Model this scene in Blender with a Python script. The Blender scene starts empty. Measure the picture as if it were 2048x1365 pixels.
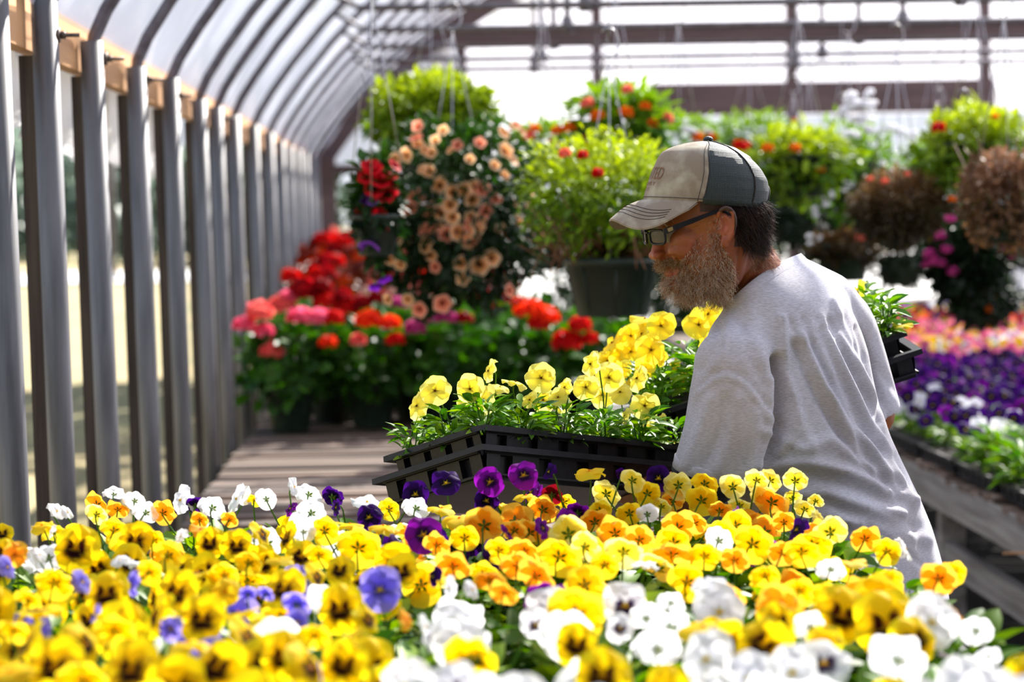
import bpy, math, random
import numpy as np
from mathutils import Vector, Matrix
from mathutils.bvhtree import BVHTree
random.seed(7); rng = np.random.default_rng(7)
SC = bpy.context.scene; COL = SC.collection
PI = math.pi

# ------------------------------------------------------------------ camera
FPX = 4836.0; CAMZ = 1.62; ROLL = 0.018
VPX, VPY = 835.0, 428.0
_a = (VPX - 1024) / FPX; _b = (682.5 - VPY) / FPX
_r0 = _a * math.cos(ROLL) + _b * math.sin(ROLL); _u0 = -_a * math.sin(ROLL) + _b * math.cos(ROLL)
_n = math.sqrt(1 + _r0 ** 2 + _u0 ** 2)
# world +Y in the unrolled camera frame is (_r0, _u0, 1)/n
_pitch = math.asin(_u0 / _n); _yaw = math.atan2(-_r0, 1.0)
F = Vector((math.sin(_yaw) * math.cos(_pitch), math.cos(_yaw) * math.cos(_pitch), -math.sin(_pitch)))
R0 = Vector((math.cos(_yaw), -math.sin(_yaw), 0)); U0 = R0.cross(F)
R = R0 * math.cos(ROLL) - U0 * math.sin(ROLL); U = U0 * math.cos(ROLL) + R0 * math.sin(ROLL)
CP = Vector((0, 0, CAMZ))
cam_data = bpy.data.cameras.new('camera'); cam = bpy.data.objects.new('camera', cam_data); COL.objects.link(cam)
cm = Matrix(((R.x, U.x, -F.x, 0), (R.y, U.y, -F.y, 0), (R.z, U.z, -F.z, CAMZ), (0, 0, 0, 1)))
cam.matrix_world = cm
cam_data.sensor_width = 36.0; cam_data.lens = FPX / 2048 * 36.0
cam_data.clip_start = 0.1; cam_data.clip_end = 600
cam_data.dof.use_dof = True; cam_data.dof.focus_distance = 4.08; cam_data.dof.aperture_fstop = 4.2
cam_data.dof.aperture_blades = 0
SC.camera = cam

def at(px, py, Y):
    d = F + R * ((px - 1024) / FPX) - U * ((py - 682.5) / FPX)
    return CP + d * (Y / d.y)
def proj(V):                       # n x 3 world points -> n x 2 pixels
    V = np.asarray(V) - np.array(CP)
    z = V @ np.array(F)
    return np.stack([1024 + FPX * (V @ np.array(R)) / z, 682.5 - FPX * (V @ np.array(U)) / z], 1)

# ------------------------------------------------------------------ sky, sun, exposure
world = bpy.data.worlds.new('sky'); SC.world = world; world.use_nodes = True
wn = world.node_tree.nodes; wl = world.node_tree.links
bg = wn['Background']
tc = wn.new('ShaderNodeTexCoord'); sp = wn.new('ShaderNodeSeparateXYZ'); rp = wn.new('ShaderNodeValToRGB')
wl.new(tc.outputs['Generated'], sp.inputs[0]); wl.new(sp.outputs['Z'], rp.inputs[0]); wl.new(rp.outputs[0], bg.inputs[0])
rp.color_ramp.elements[0].position = 0.0; rp.color_ramp.elements[0].color = (0.88, 0.92, 1.0, 1)
rp.color_ramp.elements[1].position = 0.5; rp.color_ramp.elements[1].color = (0.55, 0.70, 1.0, 1)
bg.inputs['Strength'].default_value = 0.72
SUN_DIR = Vector((0.40, 0.71, 0.63)).normalized()      # towards the sun: far right, behind the plants
sd = bpy.data.lights.new('sun', 'SUN'); so = bpy.data.objects.new('sun', sd); COL.objects.link(so)
so.location = (6, 10, 12); so.rotation_euler = SUN_DIR.to_track_quat('Z', 'Y').to_euler()
sd.energy = 15.5; sd.angle = math.radians(0.6); sd.color = (1.0, 0.95, 0.88)
SC.view_settings.view_transform = 'Standard'; SC.view_settings.look = 'None'
SC.view_settings.gamma = 1.0; SC.view_settings.use_curve_mapping = False
SC.view_settings.exposure = 0.55
SC.cycles.use_denoising = True
SC.cycles.max_bounces = 10; SC.cycles.transparent_max_bounces = 16

# ------------------------------------------------------------------ materials
def mat(name):
    m = bpy.data.materials.new(name); m.use_nodes = True; nt = m.node_tree
    return m, nt, nt.nodes['Principled BSDF'], nt.nodes['Material Output']
def _noise_mix(nt, c1, c2, scale, stretch=(1, 1, 1), detail=6, lo=0.35, hi=0.65, coord='Object'):
    tc = nt.nodes.new('ShaderNodeTexCoord'); mp = nt.nodes.new('ShaderNodeMapping'); mp.inputs['Scale'].default_value = stretch
    ns = nt.nodes.new('ShaderNodeTexNoise'); ns.inputs['Scale'].default_value = scale; ns.inputs['Detail'].default_value = detail
    cr = nt.nodes.new('ShaderNodeValToRGB'); cr.color_ramp.elements[0].position = lo; cr.color_ramp.elements[1].position = hi
    cr.color_ramp.elements[0].color = (*c1, 1); cr.color_ramp.elements[1].color = (*c2, 1)
    nt.links.new(tc.outputs[coord], mp.inputs[0]); nt.links.new(mp.outputs[0], ns.inputs[0]); nt.links.new(ns.outputs[0], cr.inputs[0])
    return cr, ns
def M_plain(name, c1, c2=None, rough=0.6, metal=0.0, scale=30, stretch=(1, 1, 1), bump=0.0, spec=0.5, lo=.35, hi=.65):
    m, nt, b, o = mat(name)
    cr, ns = _noise_mix(nt, c1, c2 or tuple(x * 0.8 for x in c1), scale, stretch, lo=lo, hi=hi)
    nt.links.new(cr.outputs[0], b.inputs['Base Color'])
    b.inputs['Roughness'].default_value = rough; b.inputs['Metallic'].default_value = metal
    b.inputs['Specular IOR Level'].default_value = spec
    if bump:
        bp = nt.nodes.new('ShaderNodeBump'); bp.inputs['Strength'].default_value = bump; bp.inputs['Distance'].default_value = 0.003
        nt.links.new(ns.outputs[0], bp.inputs['Height']); nt.links.new(bp.outputs[0], b.inputs['Normal'])
    return m
def M_col(name, trans=0.45, rough=0.55, gloss=0.08, sat=1.0):
    """reads the colour attribute; part of the light passes through (leaves and petals)"""
    m, nt, b, o = mat(name)
    at_ = nt.nodes.new('ShaderNodeAttribute'); at_.attribute_name = 'Col'
    b.inputs['Roughness'].default_value = rough; b.inputs['Specular IOR Level'].default_value = gloss
    nt.links.new(at_.outputs['Color'], b.inputs['Base Color'])
    tr = nt.nodes.new('ShaderNodeBsdfTranslucent'); hs = nt.nodes.new('ShaderNodeHueSaturation')
    hs.inputs['Saturation'].default_value = sat; hs.inputs['Value'].default_value = 1.0
    nt.links.new(at_.outputs['Color'], hs.inputs['Color']); nt.links.new(hs.outputs[0], tr.inputs[0])
    mx = nt.nodes.new('ShaderNodeMixShader'); mx.inputs[0].default_value = trans
    nt.links.new(b.outputs[0], mx.inputs[1]); nt.links.new(tr.outputs[0], mx.inputs[2]); nt.links.new(mx.outputs[0], o.inputs[0])
    return m
def M_film(name, col, transp, c2=None):
    m, nt, b, o = mat(name)
    cr, ns = _noise_mix(nt, col, c2 or tuple(x * 0.93 for x in col), 1.6, (1, .5, 1))
    tr = nt.nodes.new('ShaderNodeBsdfTranslucent'); tp = nt.nodes.new('ShaderNodeBsdfTransparent'); df = nt.nodes.new('ShaderNodeBsdfDiffuse')
    nt.links.new(cr.outputs[0], tr.inputs[0]); nt.links.new(cr.outputs[0], df.inputs[0])
    m1 = nt.nodes.new('ShaderNodeMixShader'); m1.inputs[0].default_value = 0.3
    nt.links.new(tr.outputs[0], m1.inputs[1]); nt.links.new(df.outputs[0], m1.inputs[2])
    m2 = nt.nodes.new('ShaderNodeMixShader'); m2.inputs[0].default_value = transp
    nt.links.new(m1.outputs[0], m2.inputs[1]); nt.links.new(tp.outputs[0], m2.inputs[2]); nt.links.new(m2.outputs[0], o.inputs[0])
    return m

MT = {}
MT['petal'] = M_col('petal', 0.58, 0.6, 0.15, 1.0)
MT['leaf'] = M_col('leaf', 0.38, 0.5, 0.35, 1.1)
MT['film'] = M_film('white_poly_film', (0.84, 0.82, 0.88), 0.5, (0.70, 0.68, 0.76))
MT['film_flap'] = M_film('hanging_film', (0.85, 0.84, 0.86), 0.35)
MT['pipe'] = M_plain('galvanised_pipe', (0.165, 0.165, 0.175), (0.085, 0.085, 0.09), 0.5, 0.2, 40, (1, 1, .08), 0.1)
MT['hoop'] = M_plain('weathered_hoop', (0.17, 0.16, 0.18), (0.10, 0.09, 0.10), 0.5, 0.4, 30)
MT['bolt'] = M_plain('rusty_bolt', (0.10, 0.08, 0.07), (0.2, 0.16, .13), 0.5, 0.6, 90)
MT['beam'] = M_plain('new_pine', (0.58, 0.31, 0.13), (0.43, 0.21, 0.08), 0.6, 0, 26, (1, .05, 1), 0.2)
MT['stud'] = M_plain('grey_stud', (0.085, 0.062, 0.048), (0.035, 0.025, 0.02), 0.8, 0, 60, (1, 1, .04), 0.6)
MT['slat'] = M_plain('bench_slat', (0.26, 0.175, 0.125), (0.035, 0.024, 0.018), 0.7, 0, 9, (.08, 1, 1), 0.5, lo=.38, hi=.62)
MT['board'] = M_plain('grey_board', (0.40, 0.37, 0.345), (0.20, 0.18, 0.165), 0.8, 0, 30, (1, .06, 1), 0.5)
MT['darkwood'] = M_plain('dark_red_wood', (0.10, 0.06, 0.06), (0.06, 0.035, 0.035), 0.7, 0, 20, (.1, 1, 1), 0.2)
MT['tray'] = M_plain('black_plastic', (0.008, 0.008, 0.011), (0.015, 0.015, 0.019), 0.45, 0, 70, bump=.05, spec=.3)
MT['pot'] = M_plain('green_pot', (0.010, 0.026, 0.014), (0.006, 0.016, 0.009), 0.5, 0, 20)
MT['soil'] = M_plain('soil', (0.03, 0.02, 0.014), (0.012, 0.008, 0.006), 0.95, 0, 120, bump=.8)
MT['wire'] = M_plain('steel_wire', (0.45, 0.45, 0.48), (0.3, 0.3, 0.32), 0.3, 0.9, 50)
MT['floor'] = M_plain('ground_cloth', (0.014, 0.013, 0.012), (0.008, 0.007, 0.006), 0.95, 0, 14)
MT['white'] = M_plain('white_paint', (0.75, 0.76, 0.78), (0.66, 0.67, 0.7), 0.5, 0, 5)

# ------------------------------------------------------------------ mesh helpers
def hexc(h):                      # sRGB hex to linear
    c = [int(h[i:i + 2], 16) / 255 for i in (0, 2, 4)]
    return tuple(((x + .055) / 1.055) ** 2.4 if x > .04045 else x / 12.92 for x in c)
class MB:
    """collects pieces; build() links them as one mesh object"""
    def __init__(s): s.V = []; s.F = []; s.C = []; s.MI = []; s.n = 0
    def add(s, V, F, col=(1, 1, 1), mi=0):
        V = np.asarray(V, float).reshape(-1, 3)
        s.V.append(V)
        for f in F: s.F.append([i + s.n for i in f])
        s.MI += [mi] * len(F)
        c = np.asarray(col, float)
        s.C.append(np.tile(c, (len(V), 1)) if c.ndim == 1 else c)
        s.n += len(V); return s
    def box(s, c, sz, rot=None, col=(1, 1, 1), mi=0, bev=0):
        x, y, z = [k / 2 for k in sz]
        V = np.array([(sx * x, sy * y, sz_ * z) for sx in (-1, 1) for sy in (-1, 1) for sz_ in (-1, 1)])
        if rot is not None: V = V @ np.array(rot).T
        return s.add(V + np.array(c), [(0, 1, 3, 2), (4, 6, 7, 5), (0, 4, 5, 1), (2, 3, 7, 6), (0, 2, 6, 4), (1, 5, 7, 3)], col, mi)
    def tube(s, P, r, n=8, col=(1, 1, 1), mi=0, cap=True):
        P = [Vector(p) for p in P]; r = r if hasattr(r, '__len__') else [r] * len(P)
        V = []; up = None
        for i, p in enumerate(P):
            t = (P[min(i + 1, len(P) - 1)] - P[max(i - 1, 0)]).normalized()
            if up is None: up = t.orthogonal().normalized()
            up = (up - t * up.dot(t)).normalized(); b = t.cross(up)
            for k in range(n):
                a = 2 * PI * k / n; V.append(p + (up * math.cos(a) + b * math.sin(a)) * r[i])
        Fc = [(i * n + k, i * n + (k + 1) % n, (i + 1) * n + (k + 1) % n, (i + 1) * n + k) for i in range(len(P) - 1) for k in range(n)]
        if cap: Fc += [tuple(range(n))[::-1], tuple(range((len(P) - 1) * n, len(P) * n))]
        return s.add(np.array([tuple(v) for v in V]), Fc, col, mi)
    def lathe(s, prof, c=(0, 0, 0), n=24, col=(1, 1, 1), mi=0, rot=None, caps=False):
        V = np.array([(r * math.cos(2 * PI * k / n), r * math.sin(2 * PI * k / n), z) for r, z in prof for k in range(n)])
        if rot is not None: V = V @ np.array(rot).T
        Fc = [(i * n + k, i * n + (k + 1) % n, (i + 1) * n + (k + 1) % n, (i + 1) * n + k) for i in range(len(prof) - 1) for k in range(n)]
        if caps: Fc += [tuple(range(n))[::-1], tuple(range((len(prof) - 1) * n, len(prof) * n))]
        return s.add(V + np.array(c), Fc, col, mi)
    def ell(s, c, r, rot=None, nu=16, nv=10, col=(1, 1, 1), mi=0):
        V = []
        for j in range(nv + 1):
            th = PI * j / nv
            for i in range(nu):
                a = 2 * PI * i / nu; V.append((r[0] * math.sin(th) * math.cos(a), r[1] * math.sin(th) * math.sin(a), r[2] * math.cos(th)))
        V = np.array(V)
        if rot is not None: V = V @ np.array(rot).T
        Fc = [(j * nu + i, (j + 1) * nu + i, (j + 1) * nu + (i + 1) % nu, j * nu + (i + 1) % nu) for j in range(nv) for i in range(nu)]
        return s.add(V + np.array(c), Fc, col, mi)
    def loft(s, rings, col=(1, 1, 1), mi=0, cap=True):
        n = len(rings[0]); V = np.array([tuple(p) for r in rings for p in r])
        Fc = [(i * n + k, i * n + (k + 1) % n, (i + 1) * n + (k + 1) % n, (i + 1) * n + k) for i in range(len(rings) - 1) for k in range(n)]
        if cap: Fc += [tuple(range(n))[::-1], tuple(range((len(rings) - 1) * n, len(rings) * n))]
        return s.add(V, Fc, col, mi)
    def grid(s, P, col=(1, 1, 1), mi=0):     # P: rows x cols x 3
        P = np.asarray(P, float); a, b = P.shape[:2]
        Fc = [(i * b + j, i * b + j + 1, (i + 1) * b + j + 1, (i + 1) * b + j) for i in range(a - 1) for j in range(b - 1)]
        c = np.asarray(col, float)
        return s.add(P.reshape(-1, 3), Fc, c.reshape(-1, 3) if c.ndim == 3 else c, mi)
    def scatter(s, TV, TF, M, T, cols, mi=0):   # copies of a template: M k x3x3, T k x3, cols k x3 (times template shade)
        TV = np.asarray(TV); k = len(T); nv = len(TV)
        V = np.einsum('kij,vj->kvi', M, TV) + T[:, None, :]
        TFa = TF
        base = s.n
        s.V.append(V.reshape(-1, 3))
        for i in range(k):
            o = base + i * nv
            for f in TFa: s.F.append([j + o for j in f])
        s.MI += [mi] * (k * len(TFa))
        s.C.append(np.repeat(cols, nv, 0)); s.n += k * nv; return s
    def mesh(s, name, mats, smooth=True):
        me = bpy.data.meshes.new(name); V = np.concatenate(s.V)
        me.vertices.add(len(V)); me.vertices.foreach_set('co', V.ravel())
        ln = np.array([len(f) for f in s.F]); idx = np.concatenate([np.asarray(f) for f in s.F]) if s.F else np.array([])
        me.loops.add(int(ln.sum())); me.loops.foreach_set('vertex_index', idx.astype(np.int32))
        me.polygons.add(len(ln)); me.polygons.foreach_set('loop_start', np.concatenate([[0], np.cumsum(ln)[:-1]]).astype(np.int32))
        me.polygons.foreach_set('material_index', np.array(s.MI, np.int32))
        me.polygons.foreach_set('use_smooth', np.full(len(ln), smooth))
        ca = me.color_attributes.new('Col', 'FLOAT_COLOR', 'POINT')
        C = np.concatenate(s.C); C = np.concatenate([np.clip(C, 0, 1), np.ones((len(C), 1))], 1)
        ca.data.foreach_set('color', C.ravel())
        for m in (mats if isinstance(mats, (list, tuple)) else [mats]): me.materials.append(m)
        me.update(calc_edges=True); me.validate(); return me
    def build(s, name, mats, parent=None, smooth=True, M=None):
        return obj(name, s.mesh(name, mats, smooth), parent, M)
W = {}
def obj(name, data, parent=None, M=None):
    """link an object at world matrix M"""
    o = bpy.data.objects.new(name, data); COL.objects.link(o)
    M = M if M is not None else Matrix.Identity(4)
    if parent is not None:
        o.parent = parent; o.matrix_parent_inverse = W[parent.name].inverted()
    o.matrix_basis = M; W[o.name] = M.copy(); return o
def tag(o, label=None, cat=None, group=None, kind=None):
    if label: o['label'] = label
    if cat: o['category'] = cat
    if group: o['group'] = group
    if kind: o['kind'] = kind
    return o
def thing(name, label, cat, loc=(0, 0, 0), group=None, M=None):
    e = obj(name, None, None, M if M is not None else Matrix.Translation(Vector(loc)))
    e.empty_display_size = 0.05; return tag(e, label, cat, group)
def copy_tree(o, delta, parent=None):
    """copy of a thing with its parts; delta is a world matrix applied to all"""
    c = o.copy(); COL.objects.link(c); Mw = delta @ W[o.name]
    if parent is not None:
        c.parent = parent; c.matrix_parent_inverse = W[parent.name].inverted()
    c.matrix_basis = Mw; W[c.name] = Mw
    for ch in [x for x in o.children]: copy_tree(ch, delta, c)
    return c
def frame(n, up=(0, 0, 1), roll=0.0):
    """3x3 whose Z column is n and Y column is near up"""
    z = Vector(n).normalized(); y = Vector(up); y = y - z * y.dot(z)
    if y.length < 1e-4: y = z.orthogonal()
    y.normalize(); x = y.cross(z)
    return Matrix((x, y, z)).transposed() @ Matrix.Rotation(roll, 3, 'Z')
def smoothstep(a, b, x):
    t = np.clip((x - a) / (b - a), 0, 1); return t * t * (3 - 2 * t)
def rand_rots(k, tilt=None):
    """k random 3x3 rotations; Y column (leaf length) leans outward and up when tilt is given"""
    q = rng.normal(size=(k, 4)); q /= np.linalg.norm(q, axis=1)[:, None]
    w, x, y, z = q.T
    return np.stack([np.stack([1 - 2 * (y * y + z * z), 2 * (x * y - z * w), 2 * (x * z + y * w)], 1),
                     np.stack([2 * (x * y + z * w), 1 - 2 * (x * x + z * z), 2 * (y * z - x * w)], 1),
                     np.stack([2 * (x * z - y * w), 2 * (y * z + x * w), 1 - 2 * (x * x + y * y)], 1)], 1)
def dir_rots(D, N=None):
    """3x3s with Y column along D and Z column near N"""
    D = D / np.linalg.norm(D, axis=1)[:, None]
    if N is None: N = rng.normal(size=D.shape)
    N = N - D * (N * D).sum(1)[:, None]; N /= np.linalg.norm(N, axis=1)[:, None] + 1e-9
    X = np.cross(D, N); return np.stack([X, D, N], 2)
# leaf templates: length along +Y, face normal +Z
def leaf_t(w=0.5, rows=5, fold=0.18, droop=0.25):
    V = []; 
    for i in range(rows):
        t = i / (rows - 1); ww = w / 2 * math.sin(PI * min(1, t ** .8 * .97 + .03)) ** .7 if 0 < t < 1 else 0.015
        z = -droop * t * t
        V += [(-ww, t, z + fold * ww * 2), (0, t, z), (ww, t, z + fold * ww * 2)]
    Fc = []
    for i in range(rows - 1):
        for j in range(2): a = i * 3 + j; Fc.append((a, a + 1, a + 4, a + 3))
    return np.array(V), Fc
LEAF = leaf_t(); LEAF_W = leaf_t(0.9, 5, .1, .3); LEAF_N = leaf_t(0.28, 4, .2, .35)
def disc_t(n=8, cup=0.3):
    V = [(0, 0, 0)] + [(math.cos(2 * PI * k / n), math.sin(2 * PI * k / n), cup) for k in range(n)]
    return np.array(V), [(0, 1 + k, 1 + (k + 1) % n) for k in range(n)]
# ------------------------------------------------------------------ pansies
GREEN = np.array(hexc('5c8a1e')); GREEN_D = np.array(hexc('2f5a1c')); GREEN_L = np.array(hexc('a8c83a'))
KIND = {   # base, edge, blotch colour, blotch size, eye
    'yb': ('ffdc00', 'ffe818', '2a0208', 0.50, 'e8b000'),
    'yf': ('ffd90a', 'ffe330', None, 0, 'f0a000'),
    'am': ('ffae24', 'ffc840', None, 0, 'd86000'),
    'pl': ('fbea50', 'fff492', None, 0, 'f0c000'),
    'wh': ('f6f6ff', 'fdfdff', None, 0, 'f0d000'),
    'wb': ('f4f2fb', 'fbfbff', '2c0648', 0.46, 'e8c000'),
    'lv': ('6a5cd0', 'a79af2', '40309a', 0.30, 'f0d020'),
    'pu': ('24043e', '3e0a70', '0e0220', 0.45, 'f0d020'),
    'vi': ('6a0a86', '8c14a4', '2a0440', 0.45, 'f0c020'),
    'ma': ('5a0614', '7c0a18', '200208', 0.4, 'd09010'),
    'vy': ('ffe01e', 'fff04a', None, 0, '805000'),      # viola, deep yellow
    'vp': ('fdee4e', 'fff68a', None, 0, '805000'),      # viola, lemon
    'pk': ('e0458c', 'f48ab8', '5a0838', 0.42, 'f0d020'),
    'rd': ('a01020', 'c02030', '300408', 0.4, 'e0a010'),
    'or': ('f06010', 'ff8020', '802008', 0.3, 'f0c020'),
}
def pansy_mesh(kind, seed, nr=7, nc=9):
    """unit pansy, face diameter 1, facing +Z, top of the face along +Y"""
    r = random.Random(seed); m = MB()
    base, edge, blo, bs, eye = KIND[kind]; base, edge, eye = map(lambda h: np.array(hexc(h)), (base, edge, eye))
    bloc = np.array(hexc(blo)) if blo else None
    viola = kind in ('vy', 'vp')
    petals = [(120, .52, .335, -.030), (61, .52, .335, -.045), (188, .47, .285, .0), (-8, .47, .285, .012), (270, .50, .38, .03)]
    for pi, (ang, L, Wd, z0) in enumerate(petals):
        ang += r.uniform(-7, 7); L *= r.uniform(.92, 1.06); Wd *= r.uniform(.92, 1.08)
        a = math.radians(ang); d = np.array((math.cos(a), math.sin(a), 0)); sdv = np.array((-math.sin(a), math.cos(a), 0))
        ph = r.uniform(0, 6.28); ph2 = r.uniform(0, 6.28); curl = r.uniform(-.10, .16) + (.06 if pi < 2 else 0); amp = r.uniform(.03, .065)
        P = np.zeros((nr, nc, 3)); C = np.zeros((nr, nc, 3))
        for i in range(nr):
            t = i / (nr - 1)
            for j in range(nc):
                v = -1 + 2 * j / (nc - 1)
                wv = (math.sin(PI * min(.96, t * .64 + .01))) ** .75
                # rounded end: side points pull back
                tt = t * (1 - .5 * (1 - math.cos(v * 1.45)))
                rad = L * tt; side = Wd * wv * math.sin(v * 1.45)
                q = d * rad * (1 + .03 * math.sin(6 * v + ph)) + sdv * side
                zz = z0 * (1 - .2 * t) + .10 * t * (1 - t) - curl * t * t + amp * t * t * math.sin(5.5 * v + ph) + .02 * t * math.sin(3 * v + ph2) - .07 * v * v * t
                q[2] = zz; P[i, j] = q
                rr = math.hypot(q[0], q[1]) / .5
                c = base * (1 - rr) + edge * rr
                c = c * (1 - .06 * (0.5 + .5 * math.sin(26 * v + ph)) * t)
                if bloc is not None and (pi >= 2 or kind in ('pu', 'vi')):
                    sz = bs * (1.0 if pi == 4 else .86) * (1 + .12 * math.sin(9 * v + ph))
                    k = 1 - smoothstep(sz * .86, sz * 1.12, rr)
                    c = c * (1 - k) + bloc * k
                    if kind == 'yb':
                        k2 = math.exp(-((rr - sz * 1.08) / .09) ** 2) * .35; c = c * (1 - k2) + np.array(hexc('8a2a08')) * k2
                if rr < .12: c = eye if pi == 4 or pi >= 2 else c
                if bloc is None and pi >= 2 and rr < .4 and not viola and kind != 'wh': c = c * (1 - .25 * (1 - rr / .4)) + np.array(hexc('e09000')) * .25 * (1 - rr / .4)
                C[i, j] = c
        m.grid(P, C)
    m.ell((0, -.01, .045), (.035, .04, .03), nu=6, nv=4, col=eye)
    me = m.mesh('flower', MT['petal']); return me
FM = {}
def fmesh(kind, v):
    if (kind, v) not in FM: FM[(kind, v)] = pansy_mesh(kind, hash((len(kind), ord(kind[0]) * 31 + ord(kind[1]), v)) & 0xffff)
    return FM[(kind, v)]
def stem_mb(m, base, head, n_back, L, star=1.0):
    """stem from the soil to the back of the flower with a hooked neck and five sepals"""
    base = Vector(base); head = Vector(head); nb = Vector(n_back).normalized()
    j = head + nb * L * .10
    p1 = base.lerp(j, .55) + Vector((random.uniform(-.008, .008), random.uniform(-.008, .008), 0)); p1.z = base.z + (j.z - base.z) * .6
    top = j + nb * L * .22 + Vector((0, 0, .12 * L)); 
    m.tube([base, p1, top.lerp(p1, .15), top.lerp(j, .5), j], [.0016, .0015, .0013, .0012, .0012], 5, GREEN * .9)
    M3 = frame(nb)
    for k in range(5):
        a = 2 * PI * k / 5 + .4; d = M3 @ Vector((math.cos(a), math.sin(a), -.15)); s_ = d.cross(nb).normalized() * .045 * L
        b0 = j + nb * .01 * L; tip = j + d * .24 * L * star - nb * .04 * L; mid = b0.lerp(tip, .5)
        m.add([tuple(b0), tuple(mid + s_), tuple(tip), tuple(mid - s_)], [(0, 1, 2, 3)], GREEN * .75)
def foliage_mesh(seed, n=46, R=.065, H=.11, leaf=(.035, .06), tpl=LEAF, name='foliage', bright=1.0):
    g = np.random.default_rng(seed); m = MB()
    a = g.uniform(0, 2 * PI, n); rr = R * np.sqrt(g.uniform(0, 1, n)); h = H * g.uniform(.05, 1, n)
    T = np.stack([rr * np.cos(a) * .6, rr * np.sin(a) * .6, h * .8], 1)
    D = np.stack([np.cos(a) * .9, np.sin(a) * .9, g.uniform(-.1, 1.1, n)], 1); N = np.tile((0, 0, 1.), (n, 1)) + g.normal(size=(n, 3)) * .35
    M = dir_rots(D, N) * g.uniform(*leaf, n)[:, None, None]
    k = g.uniform(0, 1, n)[:, None]; c = (GREEN_D * (1 - k) + GREEN * k) * bright; c = c + (GREEN_L - c) * (g.uniform(0, 1, n)[:, None] ** 3) * .7
    m.scatter(tpl[0], tpl[1], M, T, c)
    for i in range(6): m.tube([(0, 0, 0), (T[i][0] * .6, T[i][1] * .6, T[i][2] * .6), tuple(T[i])], .0014, 4, GREEN * .8)
    return m.mesh(name, MT['leaf'])
FOL = [foliage_mesh(100 + i) for i in range(6)]
FOLB = [foliage_mesh(200 + i, 60, .07, .075, (.022, .045), LEAF_N if i % 2 else LEAF, bright=1.15) for i in range(4)]

def plant(name, label, cat, group, base, flowers, fol, fol_scale=1.0, stems=True):
    """flowers: (pos, normal, diameter, kind, variant, roll)"""
    t = thing(name, label, cat, base, group)
    obj('foliage', fol, t, Matrix.Translation(Vector(base)) @ Matrix.Rotation(random.uniform(0, 6.28), 4, 'Z') @ Matrix.Scale(fol_scale, 4))
    for (p, n, D, kd, v, rl) in flowers:
        M = Matrix.Translation(Vector(p)) @ (frame(n, roll=rl).to_4x4()) @ Matrix.Scale(D, 4)
        f = obj('flower', fmesh(kd, v), t, M)
        if stems:
            m = MB(); b = Vector(base) + Vector((random.uniform(-.02, .02), random.uniform(-.02, .02), .0))
            stem_mb(m, b, p, -Vector(n), D, .7 if kd[0] in 'wv' else .82); m.build('stem', MT['leaf'], f)
    return t

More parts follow.
